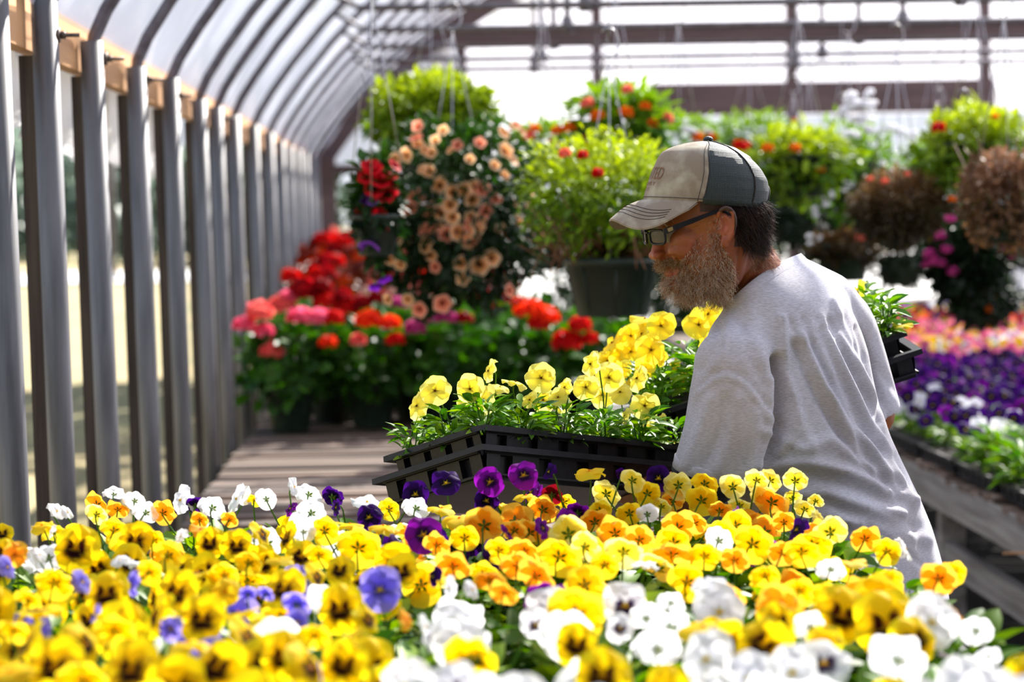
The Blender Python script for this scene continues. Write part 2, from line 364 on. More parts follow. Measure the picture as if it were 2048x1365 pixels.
# hand-read blooms of the near bed: px, py, width in px, kind, pose  (c = faces the camera, k = seen from behind, u = faces up, s = sideways)
BED = """152,1097,95,yb,c 270,1083,75,yb,c 420,1087,65,yb,c 473,1093,65,yb,c 523,1070,60,yb,s 7,1104,50,yb,c 212,1189,95,yb,c 352,1186,92,yb,c 396,1148,80,yb,u
314,1230,92,yb,s 403,1240,100,yb,c 478,1227,80,yb,u 492,1275,92,yb,s 55,1288,98,yb,s 109,1336,122,yb,c 167,1290,90,yb,s 263,1340,122,yb,c 434,1336,112,yb,c 567,1316,100,yb,c
619,1336,104,yb,s 321,1343,62,yb,s 687,1330,100,yb,c 567,1180,90,yb,c 680,1220,98,yb,c 632,1155,62,yb,s 680,1141,62,yb,c 574,1076,65,yb,s 75,1223,95,yb,u 802,1144,72,yb,c
735,1241,62,yb,s 5,1068,45,yb,c 30,1110,50,am,c 110,1165,80,yf,k 60,1200,60,yf,k 196,1008,52,am,k 236,1018,46,am,k 328,1025,52,am,k 85,1052,48,yf,u 195,1029,45,pl,k 230,1060,60,yf,k
113,1023,40,wh,s 135,1025,30,wh,s 229,988,45,wh,k 270,1001,45,wh,k 294,1025,52,wh,k 362,1001,58,wh,s 386,1008,38,wh,s 427,1015,58,wh,k 475,998,62,wh,s 533,998,45,wh,k 79,1110,32,wh,s
588,974,36,wh,s 619,988,52,wh,k 625,1025,60,wh,k 608,1063,52,wh,k 239,1121,40,wh,u 265,1125,34,wh,u 103,1066,30,wh,s 362,1073,30,wh,s 510,1000,30,yf,k 400,1040,36,am,k 460,1040,36,am,k
666,994,46,pu,k 673,1015,36,pu,s 581,1018,32,vi,s 393,1012,40,pu,k 14,1135,46,lv,s 164,1165,52,lv,s 263,1169,54,lv,s 191,1227,38,lv,s 342,1258,50,lv,c 496,1189,36,lv,k 533,1189,36,lv,k
595,1210,60,lv,k 595,1244,50,lv,c 760,1180,90,lv,c 831,989,56,pu,c 892,967,62,pu,c 979,964,58,vi,c 973,1002,52,pu,c 738,1035,52,pu,c 847,1070,78,vi,c 792,1093,52,pu,s 866,1154,40,pu,s
1015,1064,32,vi,s 734,1006,60,wh,u 834,1015,56,wh,k 899,1177,46,wh,s 944,1180,40,wh,s 780,1018,46,yf,k 767,1054,60,yf,u 883,1018,52,yf,u 876,1089,56,am,k 909,1131,76,am,k 970,1051,76,am,k
718,1093,90,yf,k 812,1241,46,am,s 944,1318,112,yb,k 851,1254,50,wh,s 912,1251,92,wb,c 867,1276,44,wb,c 1047,951,62,vi,c 1063,985,44,vi,s 1098,944,32,pu,s 1246,951,32,pu,k 1317,957,52,pu,c
1156,1025,52,vi,k 1127,1044,48,vi,s 1085,1057,42,vi,s 1488,1038,50,vi,s 1105,990,44,ma,k 1179,944,62,yf,u 1053,993,56,yf,u 1088,1018,62,am,k 1130,1002,52,yf,k 1214,986,58,pl,k 1266,960,52,pl,k
1295,986,54,yf,k 1259,1025,54,yf,k 1356,970,56,pl,k 1411,967,56,yf,k 1466,973,52,pl,k 1404,999,66,yf,k 1324,1012,42,pl,k 1346,999,48,am,k 1137,1067,78,pl,k 1121,1112,92,yf,k 1230,1064,72,am,k
1346,1105,92,am,k 1356,1054,72,am,k 1076,1151,82,am,k 1037,1131,72,am,k 1524,990,48,pl,k 1514,960,48,pl,k 1443,1067,62,yf,k 1508,1086,82,yf,k 1153,1225,118,yf,k 1153,1290,90,yb,c 1072,1250,62,wb,c
1250,1212,92,wb,c 1240,1257,58,wb,c 1295,1028,48,wh,k 1288,1131,56,wh,u 1292,1235,72,wh,k 1343,1205,58,wh,k 1430,1183,84,wh,k 1408,1257,110,yf,u 1456,1290,90,yb,c 1591,960,52,pl,k 1542,960,48,pl,k
1584,996,40,pl,k 1610,1018,46,pl,k 1632,1002,34,pl,k 1638,1038,32,pl,s 1546,1002,72,am,k 1568,1044,48,am,k 1594,1060,48,pu,s 1730,1076,62,am,k 1775,1102,58,yf,k 1810,1099,50,wh,s 1626,1086,82,yf,k
1704,1125,64,yf,u 1565,1105,62,am,k 1878,1157,76,am,k 1906,1144,54,yf,k 1775,1157,62,yf,k 1662,1138,62,wh,k 1684,1231,112,yb,c 1775,1250,140,yb,c 1830,1280,96,yb,c 1555,1247,90,yb,c 1887,1247,72,wb,c
1952,1260,72,wh,k 1975,1312,54,wh,k 1620,1254,62,wh,k 1649,1286,72,yf,c 1915,1232,44,am,s 1000,1100,60,yf,k 1180,1090,58,yf,k 1280,1080,60,am,k 1410,1110,64,yf,k 1470,1120,60,am,k 1210,1130,60,yf,k
1390,1045,52,am,k 1440,1020,50,am,k 1480,1010,44,pl,k 1200,1020,50,yf,k 1030,1060,50,am,k 930,1075,60,yf,k 1000,1010,40,yf,u 1600,1180,70,yf,k 1530,1150,62,yf,k 1720,1180,60,am,k 1650,1190,60,yf,k
980,1160,66,am,k 1010,1185,60,am,k 1050,1100,60,am,k 650,1060,60,yf,k 700,1050,56,yf,u 640,1110,60,yf,k 560,1120,56,yf,u 500,1125,60,yf,k 340,1110,62,yf,k 400,1060,44,am,u 310,1080,50,yf,k
450,1150,60,yf,k 300,1145,50,yf,k 450,1185,60,yf,c 540,1235,70,yb,u 30,1260,70,yf,k 230,1260,90,yf,k 380,1290,90,yf,u 630,1270,70,yf,k 700,1280,60,yf,s 170,1360,110,yf,k 20,1345,100,yf,u""".split()
SOIL = 1.035; TOP = CAMZ - 0.455
POSE = {'c': (-.06, -1, .28), 'k': (.25, .88, .42), 'u': (0, -.12, 1), 's': (-.9, -.45, .3)}
blooms = []
def bed_Y(py): return min(max(.455 * FPX / (py - VPY), 1.95), 3.86)
for tok in BED:
    a = tok.split(','); px, py, w = map(float, a[:3]); kd, ps = a[3], a[4]
    Y = bed_Y(py) + (random.uniform(-.07, 0) if py < 1010 else 0)
    if py < 1010: Y = 3.84 - random.random() * .12
    p = at(px, py, Y); n = Vector(POSE[ps])
    if ps == 's' and random.random() < .5: n.x = -n.x
    n = n.normalized() + Vector((random.gauss(0, .13), random.gauss(0, .13), random.gauss(0, .13)))
    D = w * Y / FPX * 1.08
    blooms.append([p, n, D, kd, random.randrange(4), random.gauss(0, .2)])
def fill_kind(px, py):
    u = random.random()
    if px < 800 and py > 1120: return ('yb', 'c') if u < .62 else ('lv', 'c') if u < .74 else ('yf', 'k') if u < .94 else ('wh', 'k')
    if px < 700: return ('yb', 'c') if u < .3 else ('wh', 'k') if u < .6 else ('yf', 'k') if u < .9 else ('am', 'k')
    if px < 1010 and py < 1120: return ('pu', 'c') if u < .45 else ('yf', 'u') if u < .7 else ('wh', 'k') if u < .85 else ('am', 'k')
    if py > 1215 + (px - 1000) * .015: return ('wh', 'c') if u < .5 else ('wb', 'c') if u < .64 else ('yb', 'c') if u < .76 else ('wh', 'k')
    return ('yf', 'k') if u < .45 else ('am', 'k') if u < .78 else ('pl', 'k') if u < .9 else ('wh', 'k') if u < .96 else ('vi', 'k')
occ = [Vector(b[0]) for b in blooms]
tries = 0; nfill = 0
while tries < 9000 and len(blooms) < 395:
    tries += 1
    Y = random.uniform(1.98, 3.80); X = random.uniform(-.74, .66)
    px = VPX + X / Y * FPX
    if px < -60 or px > 2110: continue
    z = TOP + random.uniform(-.045, .0); p = Vector((X, Y, z)); q = proj([tuple(p)])[0]
    if q[1] > 1440: continue
    if Y > 3.6 and q[0] < 560: continue
    if q[0] > 1640 and Y > 2.35 and X > .60: continue
    if min((p - o).length for o in occ) < .052: continue
    kd, ps = fill_kind(*q)
    n = Vector(POSE[ps]).normalized() + Vector([random.gauss(0, .25) for _ in range(3)])
    blooms.append([p, n, random.uniform(.056, .070) if Y < 2.9 else random.uniform(.046, .060), kd, random.randrange(4), random.gauss(0, .3)]); occ.append(p); nfill += 1
FAM = {'yb': 0, 'yf': 1, 'am': 2, 'pl': 3, 'wh': 4, 'wb': 5, 'lv': 6, 'pu': 7, 'vi': 8, 'ma': 9}
CN = {'yb': 'yellow pansy plant with dark blotched faces', 'yf': 'plain yellow pansy plant', 'am': 'amber orange pansy plant', 'pl': 'pale lemon pansy plant',
      'wh': 'pure white pansy plant', 'wb': 'white pansy plant with purple blotches', 'lv': 'lavender blue pansy plant', 'pu': 'dark purple pansy plant', 'vi': 'bright violet pansy plant', 'ma': 'maroon pansy plant'}
NUMW = ['', 'single', 'two', 'three', 'four', 'five', 'six']
SN = {'yb': 'blotched yellow', 'yf': 'plain yellow', 'am': 'amber', 'pl': 'pale lemon', 'wh': 'white', 'wb': 'purple blotched white', 'lv': 'lavender', 'pu': 'dark purple', 'vi': 'violet', 'ma': 'maroon'}
def build_bed():
    left = list(range(len(blooms))); groups = []
    while left:
        i = left.pop(0); b = blooms[i]; grp = [b]
        near = sorted((j for j in left if FAM[blooms[j][3]] == FAM[b[3]] and (blooms[j][0] - b[0]).length < .15), key=lambda j: (blooms[j][0] - b[0]).length)[:4]
        for j in near: left.remove(j); grp.append(blooms[j])
        c = sum((g[0] for g in grp), Vector()) / len(grp); groups.append((grp, c, proj([tuple(c)])[0]))
    rows = ((0, 'back row'), (1045, 'third row'), (1130, 'middle rows'), (1215, 'second row'), (1290, 'front row'))
    cols = ((-999, 'far left'), (180, 'left'), (420, 'left of centre'), (700, 'centre left'), (960, 'centre'), (1220, 'centre right'), (1460, 'right of centre'), (1700, 'far right'))
    used = {}
    for n, (grp, c, q) in enumerate(groups):
        k = grp[0][3]; row = [w for y, w in rows if q[1] >= y][-1]; col = [w for x, w in cols if q[0] >= x][-1]
        oth = min((g for g in groups if g[0][0][3] != k), key=lambda g: (g[1] - c).length); d = oth[2] - q
        rel = ('left of' if d[0] > 0 else 'right of') if abs(d[0]) > abs(d[1]) else ('behind' if d[1] > 0 else 'in front of')
        lab = '%s bloom %s pansy, %s %s, %s %s one' % (NUMW[min(len(grp), 6)], SN[k], row, col, rel, SN[oth[0][0][3]])
        base = Vector((min(max(c.x, -.70), .64), min(max(c.y + .01, 1.97), 3.82), 1.022))
        plant('pansy_plant', lab, 'pansy', '%s pansies, %s' % (SN[k], row), base, grp, FOL[n % 6], random.uniform(.8, 1.05))
    return len(groups)
# ------------------------------------------------------------------ ground and shell
def struct(o): o['kind'] = 'structure'; return o
MT['grass'] = M_plain('dry_grass', (0.27, 0.205, 0.085), (0.13, 0.135, 0.045), 0.95, 0, .9, (1, .35, 1), lo=.4, hi=.75)
MT['gravel'] = M_plain('pale_gravel', (0.62, 0.60, 0.57), (0.5, 0.49, 0.47), 0.95, 0, 2)
MT['road'] = M_plain('road', (0.52, 0.52, 0.53), (0.46, 0.46, 0.47), 0.9, 0, 1)
m = MB(); m.grid([[(x, y, 0.0) for x in np.linspace(-.86, 8.3, 12)] for y in np.linspace(-4, 20.4, 24)]); struct(m.build('floor', MT['floor']))
m = MB(); m.grid([[(x, y, -.03 + (.22 * math.sin(x * .4 + 1) * math.sin(y * .1) if x < -3 else 0)) for x in np.concatenate([[-220, -120, -60], np.linspace(-40, -.86, 40)])] for y in np.linspace(-10, 330, 80)]); struct(m.build('lawn_ground', MT['grass']))
m = MB(); m.grid([[(x, y, -.02) for x in np.linspace(-.86, 160, 12)] for y in np.linspace(20.4, 330, 12)]); struct(m.build('gravel_ground', MT['gravel']))
m = MB(); m.grid([[(x, y, .03 + .22 * 0) for x in np.linspace(-80, -1.5, 20)] for y in (62, 74)]); struct(m.build('road_ground', MT['road']))

POSTY = [2.9, 3.8, 4.68, 5.29, 6.09, 7.02, 7.96, 9.02, 9.82, 10.72, 12.0, 13.2, 14.4, 15.4, 16.4, 17.4, 18.4, 19.3, 20.2]
HP_ = [(-.80, .40), (-.795, .455), (-.765, .52), (-.70, .62), (-.60, .755), (-.45, .935), (-.32, 1.07), (-.04, 1.33), (.30, 1.58), (.70, 1.82), (1.5, 2.18), (2.5, 2.5), (3.7, 2.72)]
HP_ = HP_ + [(7.4 - x, h) for x, h in HP_[:-1][::-1]]
def hoop_z(X): return float(np.interp(X, [p[0] for p in HP_], [p[1] for p in HP_])) + CAMZ
BARH = 0.91 + CAMZ
# posts: a short vertical sleeve pipe each, with a grey stud outside
ORD = ['outside the frame', 'also outside the frame', 'cut off by the left picture edge', 'first full one at left', 'second from the left', 'third from the left', 'fourth from the left', 'fifth from the left', 'sixth from the left', 'seventh from the left', 'eighth from the left', 'ninth from the left', 'tenth from the left', 'eleventh from the left', 'twelfth from the left', 'third before the far corner', 'second before the far corner', 'last before the far corner', 'in the far corner']
def post(Y, i):
    lab = 'galvanised wall pipe, ' + ORD[i]
    top = CAMZ + (.62 if i == 3 else .445 + random.uniform(-.01, .012))
    m = MB(); xb = -.775; xt = -.80 + random.uniform(-.004, .004)
    m.lathe([(.029, 0), (.029, 1)], n=20, caps=True)
    M = Matrix(((1, 0, xt - xb, xb), (0, 1, 0, Y), (0, 0, top, 0), (0, 0, 0, 1)))
    V = m.V[0]; m.V[0] = np.array([tuple(M @ Vector(v)) for v in V])
    t = m.build('wall_pipe', MT['pipe'])
    tag(t, lab, 'pipe', 'galvanised pipes along the open left wall')
    if i in (3, 4, 5, 6, 8):
        b = MB(); z = CAMZ + .455 if i > 3 else CAMZ + .43
        z = CAMZ + .40
        b.tube([(-.79, Y + .0, z), (-.722, Y - .0, z)], .0045, 8); b.tube([(-.772, Y, z), (-.764, Y, z)], .016, 14); b.tube([(-.763, Y, z), (-.752, Y, z)], .0085, 6)
        b.build('bolt', MT['bolt'], t)
    s = MB(); s.box((-.840, Y + .078, .99), (.042, .088, 1.98)); V = s.V[0]; V[:, 0] += .022 * (1 - V[:, 2] / 2)
    st = s.build('wall_stud', MT['stud'], smooth=False); tag(st, 'weathered grey wooden stud behind the wall pipe, ' + ORD[i], 'stud', 'grey studs behind the wall pipes')
for i, Y in enumerate(POSTY): post(Y, i)
# hoops
def hoop(Y, i):
    m = MB(); pts = [(x, Y, h + CAMZ) for x, h in HP_]
    pts2 = []
    for k in range(len(pts) - 1):
        a, b = Vector(pts[k]), Vector(pts[k + 1]); pts2 += [tuple(a.lerp(b, s)) for s in (0, .5)]
    pts2.append(pts[-1]); m.tube(pts2, .0175, 10)
    lab = 'curved dark roof hoop on the wall pipe, ' + ORD[i]
    if i == len(POSTY) - 1:
        m = MB(); P = [(x, Y, h + CAMZ - .05) for x, h in HP_]; ring = []
        for k, p in enumerate(P):
            a = Vector(P[max(k - 1, 0)]); b = Vector(P[min(k + 1, len(P) - 1)]); t = (b - a).normalized(); nn = Vector((-t.z, 0, t.x)); p = Vector(p)
            ring.append([tuple(p + nn * .08 + Vector((0, -.04, 0))), tuple(p + nn * .08 + Vector((0, .04, 0))), tuple(p - nn * .08 + Vector((0, .04, 0))), tuple(p - nn * .08 + Vector((0, -.04, 0)))])
        m.loft(ring); o = m.build('end_rafter', MT['darkwood'], smooth=False)
        tag(o, 'broad dark rafter curving along the far end wall', 'rafter'); return
    o = m.build('roof_hoop', MT['hoop']); tag(o, lab, 'hoop', 'bent steel roof hoops')
    # cross tie with short struts
    if Y < 6.5 or Y > 15.6: return
    b = MB(); b.tube([(-.235, Y, BARH), (7.6, Y, BARH)], .0165, 8)
    tl = {10.72: 'highest visible', 12.0: 'second highest visible', 13.2: 'third', 14.4: 'fourth', 15.4: 'lowest visible'}
    c = b.build('cross_tie', MT['hoop']); tag(c, (tl[Y] + ' steel cross tie spanning under the roof') if Y in tl else 'steel cross tie over the baskets, on the wall pipe ' + ORD[i], 'pipe', 'steel cross ties under the roof')
    s = MB(); s.tube([(-.235, Y, BARH), (-.40, Y, 1.0 + CAMZ)], .012, 6); s.build('end_brace', MT['hoop'], c)
    for X in (.76, 2.43, 4.2, 5.9):
        s = MB(); s.tube([(X, Y, BARH + .0), (X, Y, hoop_z(X))], .015, 8); s.tube([(X, Y, BARH - .03), (X, Y, BARH + .05)], .03, 8); s.build('strut', MT['hoop'], c)
for i, Y in enumerate(POSTY): hoop(Y, i)
# the new pine beam, one continuous board course outside the pipes
for k, (y0, y1) in enumerate(((2.4, 8.45), (8.46, 14.5), (14.51, 20.2))):
    m = MB(); m.box((-.855, (y0 + y1) / 2, CAMZ + .43), (.038, y1 - y0, .118)); o = m.build('eave_beam', MT['beam'], smooth=False)
    tag(o, ['fresh orange pine beam bolted to the first wall pipes at left', 'fresh pine beam section behind the middle wall pipes', 'fresh pine beam section at the far end of the wall'][k], 'beam', 'pine eave beams')
m = MB(); m.box((.5, 12.25, BARH + .10), (.01, .01, .01)); 
m = MB(); m.box((3.75, 12.65, BARH + .012), (7.1, .045, .085)); o = m.build('purlin_board', MT['darkwood'], smooth=False); tag(o, 'broad grey board running along the second highest cross tie', 'board')
# roof film
def roof_film():
    m = MB(); S = []
    for k in range(1, len(HP_) - 1):
        a, b = HP_[k], HP_[k + 1]; n = max(2, int(math.hypot(b[0] - a[0], b[1] - a[1]) / .09))
        for j in range(n): S.append((a[0] + (b[0] - a[0]) * j / n, a[1] + (b[1] - a[1]) * j / n, a, b))
    rows = []
    Ys = np.linspace(1.5, 20.25, 200)
    for Y in Ys:
        near = min(abs(Y - p) for p in POSTY) if Y > 2.5 else .3
        row = []
        for q, (x, h, a, b) in enumerate(S):
            tx, tz = b[0] - a[0], b[1] - a[1]; l = math.hypot(tx, tz); nx, nz = -tz / l, tx / l
            w = .024 + .010 * math.sin(q * .9 + Y * 7.0) * min(1, near * 4) + .012 * math.sin(Y * 2.6 - q * .7) * min(1, near * 3) - .018 * min(1, near * 2.2)
            row.append((x + nx * w, Y, h + CAMZ + nz * w))
        rows.append(row)
    m.grid(rows); return struct(m.build('ceiling', MT['film']))
roof_film()
m = MB(); m.grid([[(x, y, h + CAMZ + .03) for x, h in HP_[1:-1]] for y in np.linspace(-4, 1.5, 12)]); struct(m.build('ceiling_shade_added', MT['soil']))  # added dark sheet, out of view above the camera, cuts frontal fill light
# film flaps under the beam, outside the studs
def flap(y0, y1, drop, k):
    m = MB(); n = 46; rows = []
    for j in range(9):
        t = j / 8; row = []
        for i in range(n):
            s = i / (n - 1); y = y0 + (y1 - y0) * s
            d = drop * (1 + .16 * math.sin(s * 9 + k) + .08 * math.sin(s * 31 + k * 2))
            row.append((-.925 - .02 * math.sin(s * 38 + t * 2 + k) * (.3 + t) - .012 * math.sin(s * 91 + 3 * t), y + .02 * math.sin(t * 5 + i), CAMZ + .40 - d * t))
        rows.append(row)
    m.grid(rows); o = m.build('film_flap', MT['film_flap'])
    tag(o, 'ragged hanging strip of plastic film under the pine beam, ' + ['at the left picture edge', 'between the first two full pipes', 'between the second and third pipes', 'between the third and fourth pipes', 'past the fourth pipe'][k], 'plastic film', 'torn film strips under the beam')
for k, (y0, y1, d) in enumerate(((4.4, 5.22, .16), (5.33, 6.0, .165), (6.1, 6.9, .20), (7.05, 7.85, .20), (8.0, 8.95, .22))): flap(y0, y1, d, k)
# far end wall
m = MB(); xs = np.linspace(-.8, 8.2, 90)
m.grid([[(x, 20.27 + .012 * math.sin(x * 22 + 5 * s) + .01 * math.sin(x * 61), zb + (hoop_z(x) + .0 - zb) * s) for x in xs for zb in [2.04 if x < 1.85 else 2.39]] for s in np.linspace(0, 1, 10)]); struct(m.build('wall_end', MT['film']))
m = MB(); m.grid([[(8.22 + .01 * math.sin(y * 19), y, z) for y in np.linspace(-4, 20.2, 80)] for z in np.linspace(.0, 2.05, 6)]); struct(m.build('wall_right', MT['film']))
m = MB(); m.box((3.7, -4.1, 2.2), (9.4, .1, 4.4)); struct(m.build('wall_back_added', MT['board'], smooth=False))  # last wall is added unseen behind the camera to block fill light
def bar(name, a, b, sz, mt, lab, cat, grp=None):
    m = MB(); a, b = Vector(a), Vector(b); c = (a + b) / 2
    m.box(c, (max(abs(b.x - a.x), sz[0]), max(abs(b.y - a.y), sz[1]), max(abs(b.z - a.z), sz[2]))); return tag(m.build(name, mt, smooth=False), lab, cat, grp)
bar('header_board', (1.9, 20.15, 2.53), (4.85, 20.15, 2.53), (0, .05, .27), MT['darkwood'], 'wide dark header board above the far opening at right', 'board')
bar('sill_beam', (-.8, 20.15, 2.0), (1.9, 20.15, 2.0), (0, .06, .08), MT['darkwood'], 'dark horizontal beam low on the far end wall at left', 'beam')
for X, l in ((.39, 'behind the leafy lime green basket'), (1.52, 'behind the orange flowered basket'), (3.15, 'just right of the cap'), (4.78, 'at the right end of the header board')):
    bar('end_post', (X, 20.2, 0 if X < 1 else 0), (X, 20.2, hoop_z(X) - .03), (.085, .085, 0), MT['darkwood'], 'dark wooden end wall post ' + l, 'post', 'dark end wall posts')
bar('corner_post', (-.74, 20.1, 0), (-.74, 20.1, 2.1), (.14, .14, 0), MT['darkwood'], 'dark corner post where the left wall meets the far end', 'post')
bar('white_post', (4.62, 18.6, 0), (4.62, 18.6, 1.19), (.14, .14, 0), MT['white'], 'pale grey squat post at the far right edge', 'post')

# ------------------------------------------------------------------ benches
def bench(name, lab, x0, x1, y0, y1, z, legs, slat=(.038, .012), front=None, rail_z=None):
    t = thing(name, lab, 'bench', ((x0 + x1) / 2, (y0 + y1) / 2, 0))
    m = MB(); y = y0; k = 0
    while y < y1:
        dz = random.uniform(-.016, .004); m.box(((x0 + x1) / 2 + random.uniform(-.006, .006), y + slat[0] / 2, z - .009 + dz), (x1 - x0, slat[0] * random.uniform(.86, 1.02), .018)); y += sum(slat)
    m.build('bench_top', MT['slat'], t, smooth=False)
    for X in (x0 + .02, x1 - .02) + (((x0 + x1) / 2,)):
        m = MB(); m.box((X, (y0 + y1) / 2, z - .078), (.04, y1 - y0, .12)); m.build('side_board', MT['board'], t, smooth=False)
    for (X, Y) in legs:
        m = MB(); m.box((X, Y, (z - .14) / 2), (.085, .085, z - .14)); m.build('leg', MT['board'], t, smooth=False)
    if rail_z:
        m = MB(); m.box((x0 + .08, (y0 + y1) / 2, rail_z), (.035, y1 - y0, .10)); m.build('lower_rail', MT['board'], t, smooth=False)
        m = MB(); m.tube([(x0 - .1, 7.0, .592), (x1, 7.0, .592)], .004, 6); m.build('tie_rod', MT['beam'], t)
    return t
bench('slatted_bench', 'long empty weathered slatted bench along the left pipes under the geraniums', -.74, .82, 4.75, 19.6, .69, [(x, y) for x in (-.66, .74) for y in (4.9, 8.5, 12, 15.5, 19.4)], (.072, .020))
bench('slatted_bench', 'weathered bench along the right aisle with a thick grey front board', 1.80, 5.2, 5.0, 17.8, .69, [(x, y) for x in (1.9, 5.1) for y in (5.2, 8.6, 12, 15.6, 17.6)], (.07, .02), rail_z=.36)
bench('slatted_bench', 'near bench hidden under the foreground pansies', -.735, .70, 1.8, 3.90, .98, [(x, y) for x in (-.68, .62) for y in (1.9, 3.8)], (.07, .02))

# ------------------------------------------------------------------ trays
def tray_mb(L, Wd, H, lip=.012, slots=6, slots_s=3, taper=.012, holes=True):
    """open tray with flanged rim and walls pierced by slots; local frame, centre of the base at the origin"""
    m = MB(); th = .0022
    def wall(p0, p1, inward, n):       # p0,p1 bottom corners; inward unit
        p0, p1, inward = Vector(p0), Vector(p1), Vector(inward); e = (p1 - p0); Ln = e.length; e.normalize()
        def P(u, v, off=0): return tuple(p0 + e * (u * Ln) + Vector((0, 0, v * H)) - inward * (taper * v) + inward * off)
        us = [0]; 
        for k in range(n): c = (k + .5) / n; us += [c - .16 / n, c + .16 / n]
        us.append(1); vs = [0, .22, .80, 1]
        for i in range(len(us) - 1):
            for j in range(3):
                hole = (i % 2 == 1) and j == 1 and holes
                a, b, c, d = (us[i], vs[j]), (us[i + 1], vs[j]), (us[i + 1], vs[j + 1]), (us[i], vs[j + 1])
                if hole:      # recessed dark slot with its own edges
                    o = .012
                    A = [P(*a), P(*b), P(*c), P(*d)]; B = [P(*a, o), P(*b, o), P(*c, o), P(*d, o)]
                    m.add(A + B, [(0, 1, 5, 4), (1, 2, 6, 5), (2, 3, 7, 6), (3, 0, 4, 7), (4, 5, 6, 7)])
                else:
                    m.add([P(*a), P(*b), P(*c), P(*d)], [(0, 1, 2, 3)]); m.add([P(*a, th), P(*b, th), P(*c, th), P(*d, th)], [(3, 2, 1, 0)])
        # raised bead under the slots
        for vv, oo in ((.14, .004), (.87, .003)):
            A = P(0, vv, -oo); B = P(1, vv, -oo); m.tube([A, B], .0035, 5)
    x, y = L / 2, Wd / 2
    wall((-x, -y, 0), (x, -y, 0), (0, 1, 0), slots); wall((x, y, 0), (-x, y, 0), (0, -1, 0), slots)
    wall((x, -y, 0), (x, y, 0), (-1, 0, 0), slots_s); wall((-x, y, 0), (-x, -y, 0), (1, 0, 0), slots_s)
    m.add([(-x, -y, 0), (x, -y, 0), (x, y, 0), (-x, y, 0)], [(0, 1, 2, 3)])
    X, Yw = x + taper, y + taper; lo = lip
    for z0, z1 in ((H - .001, H + .002),):
        o = [(X + lo, Yw + lo), (-X - lo, Yw + lo), (-X - lo, -Yw - lo), (X + lo, -Yw - lo)]; i_ = [(X - .004, Yw - .004), (-X + .004, Yw - .004), (-X + .004, -Yw + .004), (X - .004, -Yw + .004)]
        V = [(a, b, z1) for a, b in o] + [(a, b, z1) for a, b in i_] + [(a, b, z0 - .007) for a, b in o] + [(a, b, z0 - .003) for a, b in i_]
        Fc = []
        for k in range(4):
            q = (k + 1) % 4; Fc += [(k, q, 4 + q, 4 + k), (8 + k, 12 + k, 12 + q, 8 + q), (k, 8 + k, 8 + q, q), (4 + k, 4 + q, 12 + q, 12 + k)]
        m.add(V, Fc)
    return m
def soil_mb(L, Wd, z):
    g = [[(-L / 2 + L * i / 16, -Wd / 2 + Wd * j / 8, z + .004 * math.sin(i * 2.1 + j * 1.7)) for i in range(17)] for j in range(9)]
    return MB().grid(g)
flat_me = tray_mb(.27, .52, .05, .008, 3, 6, .008).mesh('plant_tray', MT['tray'], False); soil_me = soil_mb(.265, .515, .043).mesh('soil', MT['soil'])
def flat(x, y, z, lab, grp, rz=0):
    M = Matrix.Translation((x, y, z)) @ Matrix.Rotation(rz, 4, 'Z'); t = tag(obj('plant_tray', flat_me, None, M), lab, 'plant tray', grp)
    obj('soil', soil_me, t, M); return t
ORDN = 'first second third fourth fifth sixth seventh eighth ninth tenth eleventh twelfth thirteenth fourteenth fifteenth sixteenth seventeenth eighteenth nineteenth twentieth'.split()
DJ = ['nearest the camera', 'second from the camera', 'third from the camera', 'farthest from the camera']
for i in range(5):
    for j in range(4): flat(-.585 + i * .287, 2.08 + j * .525, .981, 'black flat under the foreground pansies, ' + ['beside the pipes', 'left of centre', 'centre', 'right of centre', 'along the aisle'][i] + ', ' + DJ[j], 'black flats under the foreground pansies')
for i in range(3):
    for j in range(17): flat(1.97 + i * .31, 5.5 + j * .60, .691, 'black flat on the right bench, ' + ['front row on the grey board', 'second row', 'third row'][i] + ', ' + ORDN[j] + ' from the camera', 'black flats on the right bench')
# ------------------------------------------------------------------ right bench of bedding pansies
BEDFOL = [foliage_mesh(300 + i, 55, .085, .10, (.03, .055), LEAF, bright=1.0) for i in range(3)]
TUFT = foliage_mesh(310, 170, .10, .13, (.05, .09), LEAF_N, bright=1.3)
BANDS = [  # Y from, to, kinds, label
    (5.6, 8.3, None, 'feathery green bedding plant without flowers'), (8.3, 9.5, ['pu', 'pu', 'wh', 'pu', 'vi', 'pu'], 'purple and white pansy plant'), (9.5, 11.9, ['pu', 'pu', 'pu', 'vi'], 'deep purple pansy plant'),
    (11.9, 13.7, ['pk', 'pk', 'yf', 'wb'], 'pink and yellow pansy plant'), (13.7, 15.2, ['pk', 'am', 'rd', 'pk'], 'rose pink pansy plant'), (15.2, 17.2, ['rd', 'or', 'ma', 'pu'], 'dark red pansy plant'), (17.2, 19.3, ['yf', 'pl', 'wh', 'lv', 'yf'], 'yellow and white pansy plant')]
rowno = 0
